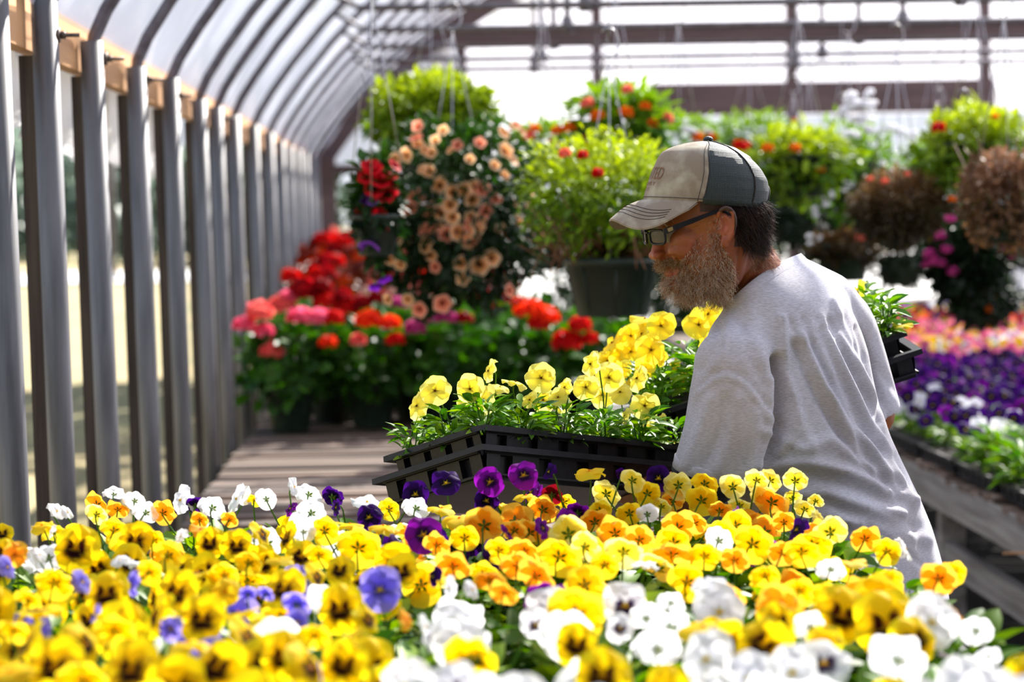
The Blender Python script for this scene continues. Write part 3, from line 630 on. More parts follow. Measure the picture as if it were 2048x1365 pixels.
for bi, (ya, yb_, kinds, lab) in enumerate(BANDS):
    step = .17 if ya < 9 else .19 if ya < 12 else .27
    y = ya; brow = 0
    while y < min(yb_, 17.6):
        x = max(1.93, (1750 - VPX) / FPX * y); xe = (2090 - VPX) / FPX * y; cidx = 0; brow += 1
        while x < xe:
            px_, py_ = x + random.uniform(-.04, .04), y + random.uniform(-.05, .05); b = (max(px_, 1.9), py_, .735)
            grp = lab + 's on the right bench'; pl = 'at the front board' if x < 2.1 else 'column %s from the left' % ['one', 'two', 'three', 'four', 'five', 'six', 'seven', 'eight'][min(cidx, 7)]
            L = lab + ', ' + pl + ', ' + ORDN[min(brow, 20) - 1] + ' row of its colour'
            if kinds is None:
                if x < 2.15 and random.random() < .3:
                    plant('pansy_plant', 'leafy pansy with one dark purple bloom ' + pl + ', ' + ORDN[min(brow, 20) - 1] + ' row', 'pansy', 'leafy pansies along the front board', b, [((b[0], b[1], b[2] + .1), (-.2, -1, .5), .055, 'pu', 0, 0)], random.choice(BEDFOL), 1.0, False)
                else:
                    tag(obj('bedding_plant', TUFT, None, Matrix.Translation(Vector(b)) @ Matrix.Rotation(random.uniform(0, 6), 4, 'Z')), L, 'plant', grp)
            else:
                w = step * .5
                fl = [((b[0] + random.uniform(-w, w), b[1] + random.uniform(-w, w), b[2] + random.uniform(.10, .16)), (random.uniform(-.6, .4), -1, random.uniform(.1, 1)), random.uniform(.055, .068), random.choice(kinds), random.randrange(3), 0) for _ in range(5 if step < .25 else 6)]
                plant('pansy_plant', L, 'pansy', grp, b, fl, random.choice(BEDFOL), step / .19, False)
            x += step; cidx += 1
        y += step

# ------------------------------------------------------------------ geraniums
def head_mesh(c1, c2, seed):
    g = np.random.default_rng(seed); m = MB(); n = 60; d = g.normal(size=(n, 3)); d[:, 2] = np.abs(d[:, 2]) * .8; d /= np.linalg.norm(d, axis=1)[:, None]
    T = d * .42 * g.uniform(.75, 1.05, n)[:, None]; Mx = rand_rots(n) * g.uniform(.16, .24, n)[:, None, None]
    Mx = dir_rots(np.cross(d, g.normal(size=(n, 3))), d + g.normal(size=(n, 3)) * .4) * g.uniform(.14, .2, n)[:, None, None]
    V, Fc = disc_t(6, .25); k = g.uniform(0, 1, n)[:, None]; m.scatter(V, Fc, Mx, T, np.array(hexc(c1)) * (1 - k) + np.array(hexc(c2)) * k)
    m.tube([(0, 0, .1), (0, 0, -.5)], .03, 5, GREEN); return m.mesh('flower_head', MT['petal'])
HEADS = {'sal': head_mesh('f4605c', 'ff8a80', 1), 'pnk': head_mesh('f0507a', 'ff86a8', 2), 'red': head_mesh('c80c10', 'f02018', 3), 'drd': head_mesh('8a0410', 'c00c18', 4), 'org': head_mesh('f0300c', 'ff5020', 5), 'mag': head_mesh('b8307c', 'dc60a0', 6)}
def bushy(seed, n, R, H, leaf, tpl, c1, c2, shell=.35, droop=0.0, name='foliage', z0=0.0, tips=None):
    g = np.random.default_rng(seed); m = MB(); u = g.normal(size=(n, 3)); u /= np.linalg.norm(u, axis=1)[:, None]
    rr = (shell + (1 - shell) * g.uniform(0, 1, n) ** .5)[:, None]
    T = u * rr * np.array((R, R, H / 2)); lump = 1 + .16 * np.sin(u[:, 0:1] * 7 + seed) * np.sin(u[:, 2:3] * 6 + 1.3 * seed) + .1 * np.sin(u[:, 1:2] * 11 + seed)
    T = T * lump; T[:, 2] += H / 2 + z0
    D = u + g.normal(size=(n, 3)) * .55; D[:, 2] += .25 - droop; N = np.tile((0, 0, 1.), (n, 1)) + u * .6 + g.normal(size=(n, 3)) * .5
    c1, c2 = np.array(hexc(c1)), np.array(hexc(c2)); k = g.uniform(0, 1, n)[:, None]; C = c1 * (1 - k) + c2 * k
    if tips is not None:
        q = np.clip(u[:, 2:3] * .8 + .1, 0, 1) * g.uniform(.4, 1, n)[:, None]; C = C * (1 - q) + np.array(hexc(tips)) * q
    m.scatter(tpl[0], tpl[1], dir_rots(D, N) * g.uniform(*leaf, n)[:, None, None], T, C)
    for i in range(min(26, n // 20)):
        e = T[i]; m.tube([(0, 0, z0), (e[0] * .5, e[1] * .5, z0 + (e[2] - z0) * .6), tuple(e)], .0022, 4, GREEN * .6)
    return m.mesh(name, MT['leaf'])
def pot_mb(R, H, mi=0):
    m = MB(); m.lathe([(0.001, 0), (R * .74, 0), (R * .76, .004), (R * .97, H * .86), (R * 1.0, H * .86), (R * 1.05, H * .87), (R * 1.05, H), (R * .98, H), (R * .96, H * .9), (.001, H * .88)], n=36)
    for a in range(8):
        an = a * PI / 4; m.tube([(R * .765 * math.cos(an), R * .765 * math.sin(an), .01), (R * .965 * math.cos(an), R * .965 * math.sin(an), H * .84)], .003, 4)
    return m
POTME = pot_mb(.108, .19).mesh('pot', MT['pot'])
GERF = [bushy(500 + i, 330, .21, .34, (.05, .085), LEAF_W, '1d4416', '47791c', .3) for i in range(3)]
def geranium(x, y, lab, heads=(), k=0, grp='potted geraniums on the slatted bench', sc=1.0):
    M = Matrix.Translation((x, y, .69)); t = thing('geranium', lab, 'geranium', (x, y, .69), grp)
    obj('pot', POTME, t, M @ Matrix.Rotation(k, 4, 'Z')); obj('foliage', GERF[k % 3], t, M @ Matrix.Translation((0, 0, .12)) @ Matrix.Rotation(k * 1.3, 4, 'Z') @ Matrix.Scale(sc, 4))
    for (p, D, kd) in heads:
        obj('flower_head', HEADS[kd], t, Matrix.Translation(Vector(p)) @ Matrix.Rotation(random.uniform(0, 6), 4, 'Z') @ Matrix.Scale(D, 4))
GH = """545,708,48,sal 527,668,44,pnk 488,655,46,pnk 520,632,56,sal 560,618,54,sal 600,640,54,pnk 640,642,50,pnk 442,674,34,sal 575,600,40,pnk 500,625,40,pnk
610,588,60,drd 650,608,54,red 692,622,56,red 668,642,44,red 738,646,54,org 780,652,44,org 656,690,40,org 686,600,44,drd 716,686,36,sal 790,684,38,red 722,610,44,drd 645,575,40,drd
760,600,44,drd 830,662,44,mag 862,640,50,mag 800,612,36,mag 895,640,40,mag 930,640,34,drd 965,600,30,drd 1060,628,58,org 1094,640,54,org 1078,652,46,red 1160,655,48,red 1135,690,58,red 1180,682,36,red
1040,612,34,red 1010,600,30,drd 990,620,26,drd""".split()
gpos = [(-.57, 10.5), (-.215, 10.6), (.13, 10.55), (.48, 10.6), (.74, 10.9), (-.40, 10.95), (-.03, 11.05), (.32, 11.05), (-.58, 11.5), (-.2, 11.6), (.16, 11.7), (.52, 11.6)]
glab = ['salmon pink geranium at the left front of the bench, pot against the pipes', 'red geranium in a green pot, second in the front row', 'leafy geranium in the front row behind the carried tray', 'green leafy geranium with scarce blooms at the right of the front row', 'scarlet geranium at the right end of the bench',
        'orange red geranium behind the first two pots', 'magenta pink geranium in the middle of the second row', 'leafy geranium of the second row, right', 'dark red geranium near the pipes in the third row', 'dark red geranium in the middle of the third row', 'mixed geranium behind the magenta one', 'leafy geranium at the back right']
gh = [[] for _ in gpos]
for tok in GH:
    px, py, w, kd = tok.split(','); px, py, w = float(px), float(py), float(w); Y = 10.35 if py > 625 else 10.9
    p = at(px, py, Y); i = min(range(len(gpos)), key=lambda i: (gpos[i][0] - p.x) ** 2 + (gpos[i][1] - p.y) ** 2 * .5); gh[i].append((p, w * Y / FPX * 1.05, kd))
for i, (x, y) in enumerate(gpos): geranium(x, y, glab[i], gh[i], i, sc=1.0 if y < 11 else 1.12)
COLF = [bushy(520 + i, 260, .2, .5, (.05, .09), LEAF_W, c1, c2, .3, tips=t3) for i, (c1, c2, t3) in enumerate((('4a0810', '26441a', 'a01418'), ('3a0c14', 'd8c0b0', 'c01820'), ('1d4416', '5a0a18', 'b81420')))]
k = 0
for y in (12.6, 13.4, 14.3, 15.3, 16.4, 17.6):
    for x in (-.52, -.1, .35) if y < 15 else (-.52, -.05):
        t = thing('coleus', ORDN[[12.6, 13.4, 14.3, 15.3, 16.4, 17.6].index(y)] + ' row red leaved plant ' + ('beside the far pipes' if x < -.4 else 'behind the geraniums in the middle of the bench' if x < .2 else 'at the aisle side of the bench behind the geraniums'), 'plant', (x, y, .69), 'red leaved pot plants far down the bench')
        M = Matrix.Translation((x, y, .69)); obj('pot', POTME, t, M); obj('foliage', COLF[k % 3], t, M @ Matrix.Translation((0, 0, .14)) @ Matrix.Scale(1.0 if y < 14 else 1.25, 4))
        for q in range(4): obj('flower_head', HEADS['drd' if q % 2 else 'red'], t, M @ Matrix.Translation((random.uniform(-.15, .15), random.uniform(-.2, 0), (.62 if y < 14 else .76) + random.uniform(-.05, .05))) @ Matrix.Scale(.11, 4))
        k += 1

# ------------------------------------------------------------------ hanging baskets
def trumpet_mesh(c1, c2, cc, seed, lobes=5):
    """calibrachoa / petunia bloom, unit width, facing +Z"""
    m = MB(); r = random.Random(seed); a_, b_, e_ = (np.array(hexc(c)) for c in (c1, c2, cc)); P = []; C = []
    for i in range(6):
        t = i / 5; ring = []; cr = []
        for k in range(21):
            an = 2 * PI * k / 20; q = .5 * t * (1 + (.08 * math.cos(lobes * an) * t)); z = -.22 * (1 - t) ** 2 + .03 * math.sin(lobes * an + 1) * t
            ring.append((q * math.cos(an), q * math.sin(an), z)); cr.append(e_ if t < .35 else (a_ if t < .75 else b_))
        P.append(ring); C.append(cr)
    m.grid(P, np.array(C)); m.tube([(0, 0, -.2), (0, 0, -.55)], [.09, .04], 6, GREEN); return m.mesh('flower', MT['petal'])
TR = {'peach': [trumpet_mesh('ffb06c', 'ffd8ac', '6a1408', i) for i in range(2)] + [trumpet_mesh('f88a68', 'ffb498', '7a1010', 5)], 'redp': [trumpet_mesh('d00a1c', 'f42030', '500008', 3)], 'purp': [trumpet_mesh('7a30b0', 'a860e0', '200440', 4)],
      'oran': [HEADS['org']], 'lant': [head_mesh('f07010', 'ffa020', 9)], 'salm': [head_mesh('f06a50', 'ff9a80', 10)], 'whit': [head_mesh('f4f4fa', 'ffffff', 11)], 'mage': [head_mesh('c02890', 'f070b8', 12)], 'redz': [HEADS['red']], 'dpur': [trumpet_mesh('4a1080', '6a20a0', '100020', 8)]}
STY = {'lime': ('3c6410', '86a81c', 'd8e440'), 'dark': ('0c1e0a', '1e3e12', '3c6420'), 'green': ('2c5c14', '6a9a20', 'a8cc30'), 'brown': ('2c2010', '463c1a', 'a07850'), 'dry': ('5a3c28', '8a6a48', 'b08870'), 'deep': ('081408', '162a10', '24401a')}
def basket(lab, px, py, rx, ry, Y, sty, n, flowers=(), potR=.13, pot=True, leaf=(.03, .055), tpl=LEAF, droop=.1, shell=.35, seed=0, grp=None, pot_dz=0, hook=True, stems=0):
    c = at(px, py, Y); R_ = rx * Y / FPX; H_ = 2 * ry * Y / FPX; zb = c.z - H_ / 2
    potz = c.z + .03 if pot_dz == 0 else pot_dz
    base = Vector((c.x, Y, potz - .17)); t = thing('hanging_basket', lab, 'hanging basket', base, grp)
    M0 = Matrix.Translation(base)
    if pot: pot_mb(potR, .17).build('pot', MT['pot'], t, M=M0)
    else: pot_mb(potR * .7, .12).build('pot', MT['pot'], t, M=M0)
    c1, c2, tp_ = STY[sty]
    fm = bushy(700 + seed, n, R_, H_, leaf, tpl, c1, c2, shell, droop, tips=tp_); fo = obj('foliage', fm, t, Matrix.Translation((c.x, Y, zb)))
    if stems:
        m = MB(); g = random.Random(seed)
        for _ in range(stems):
            a = g.uniform(0, 6.28); q = [(c.x, Y, potz)]; 
            for s in (.35, .7, 1.0): q.append((c.x + R_ * 1.05 * s * math.cos(a) + g.uniform(-.02, .02), Y + R_ * s * math.sin(a), potz + (g.uniform(-.5, 1) * H_ * .5) * s + .03))
            m.tube(q, [.005, .004, .003, .002], 5, hexc('8a6448'))
        m.build('stems', MT['leaf'], t)
    tie = Vector((c.x, Y, BARH - .02)); hk = Vector((c.x, Y, min(potz + .62, tie.z - .02)))
    m = MB()
    for a in range(3): m.tube([(c.x + potR * math.cos(a * 2.1 + .4), Y + potR * math.sin(a * 2.1 + .4), potz - .01), tuple(hk - Vector((0, 0, .05)))], .0018, 5)
    loop = [(hk.x + .03 * math.sin(s) + .0, Y, hk.z + .0 + .045 * -math.cos(s)) for s in np.linspace(-.6, 3.9, 12)]
    m.tube(loop, .0028, 6); m.tube([tuple(hk), (c.x, Y, tie.z)], .0015, 5); m.build('hanger', MT['wire'], t)
    fl2 = []
    for f_ in flowers:
        if f_[3] == 'whit': fl2 += [(f_[0] + random.uniform(-.4, .4) * f_[2], f_[1] + random.uniform(-.4, .4) * f_[2], f_[2] * random.uniform(.38, .62), 'whit') for _ in range(4 if f_[2] > 30 else 2)]
        else: fl2.append(f_)
    for (fx, fy, w, kd) in fl2:
        yy = Y - R_ * math.sqrt(max(0.05, 1 - ((fx - px) / rx) ** 2 * .9)) * .95 if rx > 0 else Y
        p = at(fx, fy, yy); f = TR[kd]; me = random.choice(f); nrm = Vector((p.x - c.x, (p.y - Y) * 1.3, (p.z - c.z) * .5 + .02)); nrm = nrm.normalized() + Vector([random.gauss(0, .22) for _ in range(3)])
        hd = me.name.startswith('flower_head')
        fr = frame(nrm if not hd else (nrm.x * .3, nrm.y * .3, 1)).to_4x4(); obj('flower_head' if hd else 'flower', me, t, Matrix.Translation(p) @ fr @ Matrix.Scale(w * yy / FPX, 4))
    return t
PE = """835,252,26 832,275,30 812,310,34 836,288,28 862,305,26 790,318,28 886,260,24 915,290,24 960,285,26 1008,265,30 1045,262,26 1030,252,24 1012,300,36 1026,318,34 858,342,28 845,338,24 878,370,38 905,385,34 929,380,34 950,375,34 966,378,34 1010,350,24 1060,420,26 992,398,28 942,435,28 972,422,30
832,395,36 818,420,34 820,395,26 860,420,34 880,425,34 900,410,34 905,435,32 945,400,34 934,465,38 942,475,34 960,440,32 1034,420,34 1058,395,30 860,460,30 855,482,26 937,482,36 915,465,38 893,468,36 940,450,30 957,455,28 1000,455,24 1090,462,36 984,516,38 960,532,42 922,527,34 926,558,30 790,480,32 850,495,28 862,512,26 870,535,26 780,520,26 800,530,26 1020,582,28 885,608,40 838,620,34 815,600,26 775,600,26
850,460,30 880,455,20 770,445,24 1038,445,22 990,330,24 940,318,22 900,300,20 870,280,24 850,300,22""".split()
PE = [tuple(float(v) for v in s.split(',')) + ('peach',) for s in PE]
basket('bright lime green leafy basket hanging at top left, above the peach flowers', 868, 232, 128, 78, 9.02, 'lime', 2600, [], seed=1, leaf=(.035, .06), shell=.25, potR=.12, pot=False)
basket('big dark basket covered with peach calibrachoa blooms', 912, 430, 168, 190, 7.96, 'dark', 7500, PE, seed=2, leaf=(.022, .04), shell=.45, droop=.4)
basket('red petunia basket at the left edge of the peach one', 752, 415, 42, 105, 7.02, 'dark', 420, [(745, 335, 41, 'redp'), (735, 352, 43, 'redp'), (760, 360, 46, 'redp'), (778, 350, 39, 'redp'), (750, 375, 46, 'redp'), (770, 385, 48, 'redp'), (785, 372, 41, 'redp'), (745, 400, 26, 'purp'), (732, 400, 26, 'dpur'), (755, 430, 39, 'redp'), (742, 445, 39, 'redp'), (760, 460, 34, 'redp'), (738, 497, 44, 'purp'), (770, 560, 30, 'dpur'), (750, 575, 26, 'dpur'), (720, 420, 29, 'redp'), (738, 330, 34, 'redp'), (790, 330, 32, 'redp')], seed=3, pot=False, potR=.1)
basket('yellow green straggly basket in a large green pot, left of the cap', 1222, 392, 182, 122, 7.02, 'lime', 3200, [(1195, 348, 26, 'redz'), (1130, 310, 28, 'salm'), (1165, 312, 24, 'redz')], seed=4, leaf=(.02, .038), potR=.135, pot_dz=at(1230, 515, 7.02).z, shell=.2, stems=46)
basket('tall green lantana basket with orange flowers above the green pot', 1235, 255, 95, 85, 9.02, 'green', 900, [(1196, 236, 34, 'lant'), (1252, 228, 32, 'lant'), (1175, 210, 30, 'salm'), (1255, 182, 26, 'salm'), (1140, 258, 30, 'lant'), (1115, 265, 28, 'lant'), (1330, 240, 34, 'salm'), (1165, 285, 30, 'redz'), (1180, 298, 24, 'redz'), (1290, 215, 26, 'lant'), (1305, 250, 26, 'lant')], seed=5, leaf=(.04, .07), shell=.1, pot=False, potR=.1)
basket('small green basket with salmon blooms between the peach and orange ones', 1090, 300, 70, 55, 9.82, 'green', 500, [(1030, 255, 28, 'salm'), (1060, 275, 28, 'salm'), (1070, 260, 24, 'lant'), (1105, 290, 24, 'salm')], seed=6, pot=False, potR=.1)
basket('leafy basket right behind the cap brim with white blooms', 1360, 285, 90, 55, 10.72, 'green', 700, [(1360, 255, 30, 'whit'), (1385, 252, 32, 'whit'), (1412, 256, 30, 'whit'), (1340, 275, 24, 'whit'), (1395, 278, 28, 'lant'), (1425, 278, 26, 'lant'), (1482, 296, 34, 'redz'), (1478, 308, 26, 'lant')], seed=7, pot=False, potR=.1)
basket('dark green basket far behind the top of the cap', 1500, 272, 85, 45, 13.2, 'green', 700, [(1590, 245, 16, 'lant')], seed=8, potR=.14, pot=False)
basket('lime green marigold basket right of the cap', 1600, 325, 105, 70, 9.82, 'lime', 1300, [(1535, 300, 26, 'lant'), (1590, 300, 26, 'lant'), (1640, 340, 20, 'lant')], seed=9, leaf=(.035, .06), shell=.2, potR=.14)
basket('white flowering basket with a tall pale plume on top', 1700, 340, 95, 100, 10.72, 'green', 1200, [(1720, 200, 44, 'whit'), (1700, 208, 40, 'whit'), (1740, 195, 36, 'whit'), (1690, 225, 34, 'whit'), (1730, 235, 40, 'whit'), (1745, 250, 34, 'whit'), (1710, 240, 34, 'whit'), (1650, 320, 40, 'whit'), (1640, 345, 44, 'whit'), (1660, 300, 44, 'whit'), (1650, 375, 44, 'whit'), (1665, 400, 34, 'whit'), (1700, 320, 34, 'whit'), (1690, 355, 38, 'whit'), (1710, 345, 30, 'whit'), (1620, 400, 30, 'whit'), (1700, 275, 34, 'whit'), (1790, 265, 40, 'whit'), (1820, 272, 36, 'whit'), (1760, 270, 30, 'whit'), (1765, 320, 26, 'whit'), (1640, 430, 30, 'whit'), (1695, 375, 30, 'whit')], seed=10, shell=.2, potR=.13)
basket('rounded olive brown basket in the middle distance, under the white one', 1795, 420, 92, 72, 9.02, 'brown', 5200, [(1770, 365, 16, 'salm'), (1815, 350, 14, 'salm'), (1740, 360, 14, 'salm')], seed=11, pot=False, leaf=(.022, .042), tpl=LEAF_N, potR=.13)
basket('large light green basket at upper right', 1955, 300, 112, 88, 9.02, 'lime', 1900, [(1878, 258, 30, 'redz'), (1990, 235, 16, 'lant'), (1905, 400, 18, 'lant')], seed=12, leaf=(.03, .05), shell=.3, potR=.13)
basket('dried brown twiggy basket at the right picture edge', 2010, 400, 88, 95, 7.96, 'dry', 2600, [], seed=13, leaf=(.015, .035), stems=60, shell=.15, pot=False, potR=.11)
basket('fuchsia basket with pink drops low at right', 1930, 520, 85, 90, 9.82, 'deep', 3000, [(1853, 440, 22, 'mage'), (1802, 470, 18, 'mage'), (1835, 467, 18, 'mage'), (1870, 455, 22, 'mage'), (1880, 475, 26, 'mage'), (1893, 500, 26, 'mage'), (1860, 510, 28, 'mage'), (1870, 525, 30, 'mage'), (1855, 530, 24, 'mage'), (1884, 528, 24, 'mage'), (1905, 545, 24, 'mage'), (2010, 497, 28, 'mage'), (2020, 515, 24, 'mage'), (1900, 440, 22, 'mage')], seed=14, shell=.2)
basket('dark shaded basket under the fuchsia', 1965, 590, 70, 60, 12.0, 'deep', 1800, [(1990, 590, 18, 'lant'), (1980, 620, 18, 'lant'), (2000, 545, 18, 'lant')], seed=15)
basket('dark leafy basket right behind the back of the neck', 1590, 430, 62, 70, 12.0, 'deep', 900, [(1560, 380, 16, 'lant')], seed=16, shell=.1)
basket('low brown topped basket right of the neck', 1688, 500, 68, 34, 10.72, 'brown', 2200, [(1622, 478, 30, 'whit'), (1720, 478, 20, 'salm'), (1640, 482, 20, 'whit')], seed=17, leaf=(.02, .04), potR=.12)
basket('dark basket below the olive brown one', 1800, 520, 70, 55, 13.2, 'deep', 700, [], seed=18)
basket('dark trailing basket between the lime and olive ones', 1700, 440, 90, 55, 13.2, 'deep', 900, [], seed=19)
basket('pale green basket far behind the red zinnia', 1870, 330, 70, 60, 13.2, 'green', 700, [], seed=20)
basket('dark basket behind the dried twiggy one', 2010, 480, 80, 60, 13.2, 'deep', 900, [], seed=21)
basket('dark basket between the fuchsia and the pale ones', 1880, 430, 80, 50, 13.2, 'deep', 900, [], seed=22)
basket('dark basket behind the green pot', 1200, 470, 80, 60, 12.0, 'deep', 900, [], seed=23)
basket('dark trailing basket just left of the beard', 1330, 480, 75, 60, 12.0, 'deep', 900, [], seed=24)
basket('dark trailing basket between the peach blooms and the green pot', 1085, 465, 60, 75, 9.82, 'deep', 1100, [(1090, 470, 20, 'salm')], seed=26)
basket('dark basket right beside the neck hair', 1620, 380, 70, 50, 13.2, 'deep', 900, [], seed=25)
# table and shrubs beyond
t = thing('display_table', 'brown wooden table far behind the man at right', 'table', (3.6, 18.7, 0)); m = MB(); m.box((3.45, 18.7, .86), (1.9, .8, .05)); m.build('table_top', MT['darkwood'], t, smooth=False)
for x in (2.6, 4.3):
    for y in (18.4, 19.0): m = MB(); m.box((x, y, .415), (.08, .08, .83)); m.build('leg', MT['darkwood'], t, smooth=False)
def shrub(name, x, y, R_, H_, lab, grp, sty, n, seed, trunk=0.0, leaf=(.1, .2), cat='shrub'):
    t = thing(name, lab, cat, (x, y, 0), grp); c1, c2, tp_ = sty
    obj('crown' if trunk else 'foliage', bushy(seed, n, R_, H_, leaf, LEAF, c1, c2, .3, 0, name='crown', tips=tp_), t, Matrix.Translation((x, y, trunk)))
    m = MB(); m.tube([(x, y, -.1), (x, y, trunk + H_ * .5)], [.06 + .02 * H_, .02 * H_ + .02], 8, hexc('4a382c')); m.build('trunk', MT['stud'], t)
for i, (x, y, r_, h_) in enumerate(((-.85, 22.0, .62, 2.0), (.45, 23.0, .5, 1.4), (1.75, 23.4, .5, 1.95), (2.62, 23.8, .5, 2.05), (3.55, 23.4, .42, 2.0), (6.2, 23.4, .7, 1.9))):
    shrub('shrub', x, y, r_, h_, 'dark green shrub beyond the far end wall, ' + ['behind the left corner post', 'behind the peach basket', 'behind the big green pot', 'right of the big green pot', 'behind the cap', 'off to the far right'][i], 'shrubs beyond the end wall', ('0c200a', '1e3c12', '4a6a20'), 2200, 900 + i, leaf=(.07, .13))
for i in range(11):
    px = [-60, 10, 75, 130, 190, 245, 300, 370, 430, 500, 590][i]; Y = 88 + 6 * (i % 4) + i * .3; q = at(px, 428, Y); hh = [4.6, 5.0, 5.2, 4.4, 4.9, 3.8, 3.6, 4.2, 4.0, 3.6, 3.6][i]
    shrub('tree', q.x, Y, 1.9, hh, 'broad green tree across the road, seen between the pipes, ' + ['outside the left edge', 'left of the first pipe', 'behind the first pipe', 'between the first two pipes', 'behind the second pipe', 'past the second pipe', 'behind the third pipe', 'behind the fourth pipe', 'behind the fifth pipe', 'behind the sixth pipe', 'behind the seventh pipe'][i], 'trees across the road', ('56685c', '76887a', '98a898'), 800, 950 + i, .25, (.4, .7), 'tree')  # haze is mixed into the crown colours, paler and greyer than plain leaves
q = at(222, 545, 64); m = MB(); m.lathe([(.15, 0), (.14, 1.6), (.13, 3.7)], (q.x, 64, 0), 12, caps=True); tag(m.build('roadside_post', MT['stud']), 'dark round wooden post by the road, seen between the second and third pipes', 'post')
q = at(300, 470, 140); t = thing('van', 'small white van far off beyond the road', 'van', (q.x, 140, 0)); m = MB()
m.loft([[(q.x - 2.2, 140 + s * .9, .35), (q.x - 2.2, 140 + s * .9, 1.0), (q.x - 1.3, 140 + s * .85, 1.15), (q.x - .8, 140 + s * .8, 1.95), (q.x + 2.2, 140 + s * .8, 1.95), (q.x + 2.2, 140 + s * .9, .35)] for s in (-1, 1)]); m.build('body', MT['white'], t, smooth=False)
for s in (-1.4, 1.4):
    for yy in (139.1, 140.9): m = MB(); m.tube([(q.x + s, yy - .12, .33), (q.x + s, yy + .12, .33)], .33, 14); m.build('wheel', MT['tray'], t)
m = MB(); m.box((q.x - .1, 139.17, 1.5), (1.6, .04, .5)); m.build('window', MT['pot'], t)

shrub('shade_tree', .3, 27.6, 3.6, 4.6, 'tall tree beyond the far end wall whose shade falls on the lawn', None, ('2c4a18', '4a6a24', '6a8a30'), 2600, 990, 4.2, (.3, .55), 'tree')
# ------------------------------------------------------------------ the man
def M_skin():
    m, nt, b, o = mat('skin'); a = nt.nodes.new('ShaderNodeAttribute'); a.attribute_name = 'Col'
    tcn = nt.nodes.new('ShaderNodeTexCoord'); ns = nt.nodes.new('ShaderNodeTexNoise'); ns.inputs['Scale'].default_value = 260; ns.inputs['Detail'].default_value = 4
    n2 = nt.nodes.new('ShaderNodeTexNoise'); n2.inputs['Scale'].default_value = 45
    nt.links.new(tcn.outputs['Object'], ns.inputs[0]); nt.links.new(tcn.outputs['Object'], n2.inputs[0])
    mx = nt.nodes.new('ShaderNodeMix'); mx.data_type = 'RGBA'; mx.blend_type = 'MULTIPLY'; mx.inputs[0].default_value = .55
    cr = nt.nodes.new('ShaderNodeValToRGB'); cr.color_ramp.elements[0].position = .35; cr.color_ramp.elements[1].position = .7
    cr.color_ramp.elements[0].color = (.62, .5, .46, 1); cr.color_ramp.elements[1].color = (1, 1, 1, 1)
    nt.links.new(n2.outputs[0], cr.inputs[0]); nt.links.new(a.outputs['Color'], mx.inputs[6]); nt.links.new(cr.outputs[0], mx.inputs[7]); nt.links.new(mx.outputs[2], b.inputs['Base Color'])
    bp = nt.nodes.new('ShaderNodeBump'); bp.inputs['Strength'].default_value = .35; bp.inputs['Distance'].default_value = .0012
    nt.links.new(ns.outputs[0], bp.inputs['Height']); nt.links.new(bp.outputs[0], b.inputs['Normal'])
    b.inputs['Roughness'].default_value = .48; b.inputs['Subsurface Weight'].default_value = .12; b.inputs['Subsurface Radius'].default_value = (.012, .004, .002); b.inputs['Subsurface Scale'].default_value = 1.0
    return m
def M_shirt():
    m, nt, b, o = mat('heather_jersey'); tcn = nt.nodes.new('ShaderNodeTexCoord')
    mp = nt.nodes.new('ShaderNodeMapping'); mp.inputs['Rotation'].default_value = (0, .45, 0); mp.inputs['Scale'].default_value = (120, 120, 1300)
    ns = nt.nodes.new('ShaderNodeTexNoise'); ns.inputs['Scale'].default_value = 1; ns.inputs['Detail'].default_value = 3
    nt.links.new(tcn.outputs['Object'], mp.inputs[0]); nt.links.new(mp.outputs[0], ns.inputs[0])
    cr = nt.nodes.new('ShaderNodeValToRGB'); cr.color_ramp.elements[0].position = .36; cr.color_ramp.elements[1].position = .62
    cr.color_ramp.elements[0].color = (.44, .44, .49, 1); cr.color_ramp.elements[1].color = (.66, .66, .74, 1)
    nt.links.new(ns.outputs[0], cr.inputs[0])
    n3 = nt.nodes.new('ShaderNodeTexNoise'); n3.inputs['Scale'].default_value = 9; c3 = nt.nodes.new('ShaderNodeValToRGB')
    c3.color_ramp.elements[0].position = .3; c3.color_ramp.elements[1].position = .6; c3.color_ramp.elements[0].color = (.86, .82, .78, 1); c3.color_ramp.elements[1].color = (1, 1, 1, 1)
    nt.links.new(tcn.outputs['Object'], n3.inputs[0]); nt.links.new(n3.outputs[0], c3.inputs[0])
    mx = nt.nodes.new('ShaderNodeMix'); mx.data_type = 'RGBA'; mx.blend_type = 'MULTIPLY'; mx.inputs[0].default_value = 1
    nt.links.new(cr.outputs[0], mx.inputs[6]); nt.links.new(c3.outputs[0], mx.inputs[7]); nt.links.new(mx.outputs[2], b.inputs['Base Color'])
    b.inputs['Roughness'].default_value = .9; b.inputs['Specular IOR Level'].default_value = .15; b.inputs['Sheen Weight'].default_value = .25
    bp = nt.nodes.new('ShaderNodeBump'); bp.inputs['Strength'].default_value = .3; bp.inputs['Distance'].default_value = .001
    nt.links.new(ns.outputs[0], bp.inputs['Height']); nt.links.new(bp.outputs[0], b.inputs['Normal'])
    tr = nt.nodes.new('ShaderNodeBsdfTranslucent'); tr.inputs[0].default_value = (.75, .73, .78, 1); ms = nt.nodes.new('ShaderNodeMixShader'); ms.inputs[0].default_value = .12
    nt.links.new(b.outputs[0], ms.inputs[1]); nt.links.new(tr.outputs[0], ms.inputs[2]); nt.links.new(ms.outputs[0], o.inputs[0]); return m
MT['skin'] = M_skin(); MT['shirt'] = M_shirt()
MT['cap_front'] = M_plain('cream_cap_cloth', (0.42, 0.39, 0.30), (0.25, 0.20, 0.145), 0.75, 0, 22, (1, 1, 1), .15, lo=.32, hi=.52)
MT['cap_dark'] = M_plain('dark_thread', (0.03, 0.025, 0.025), None, 0.8)
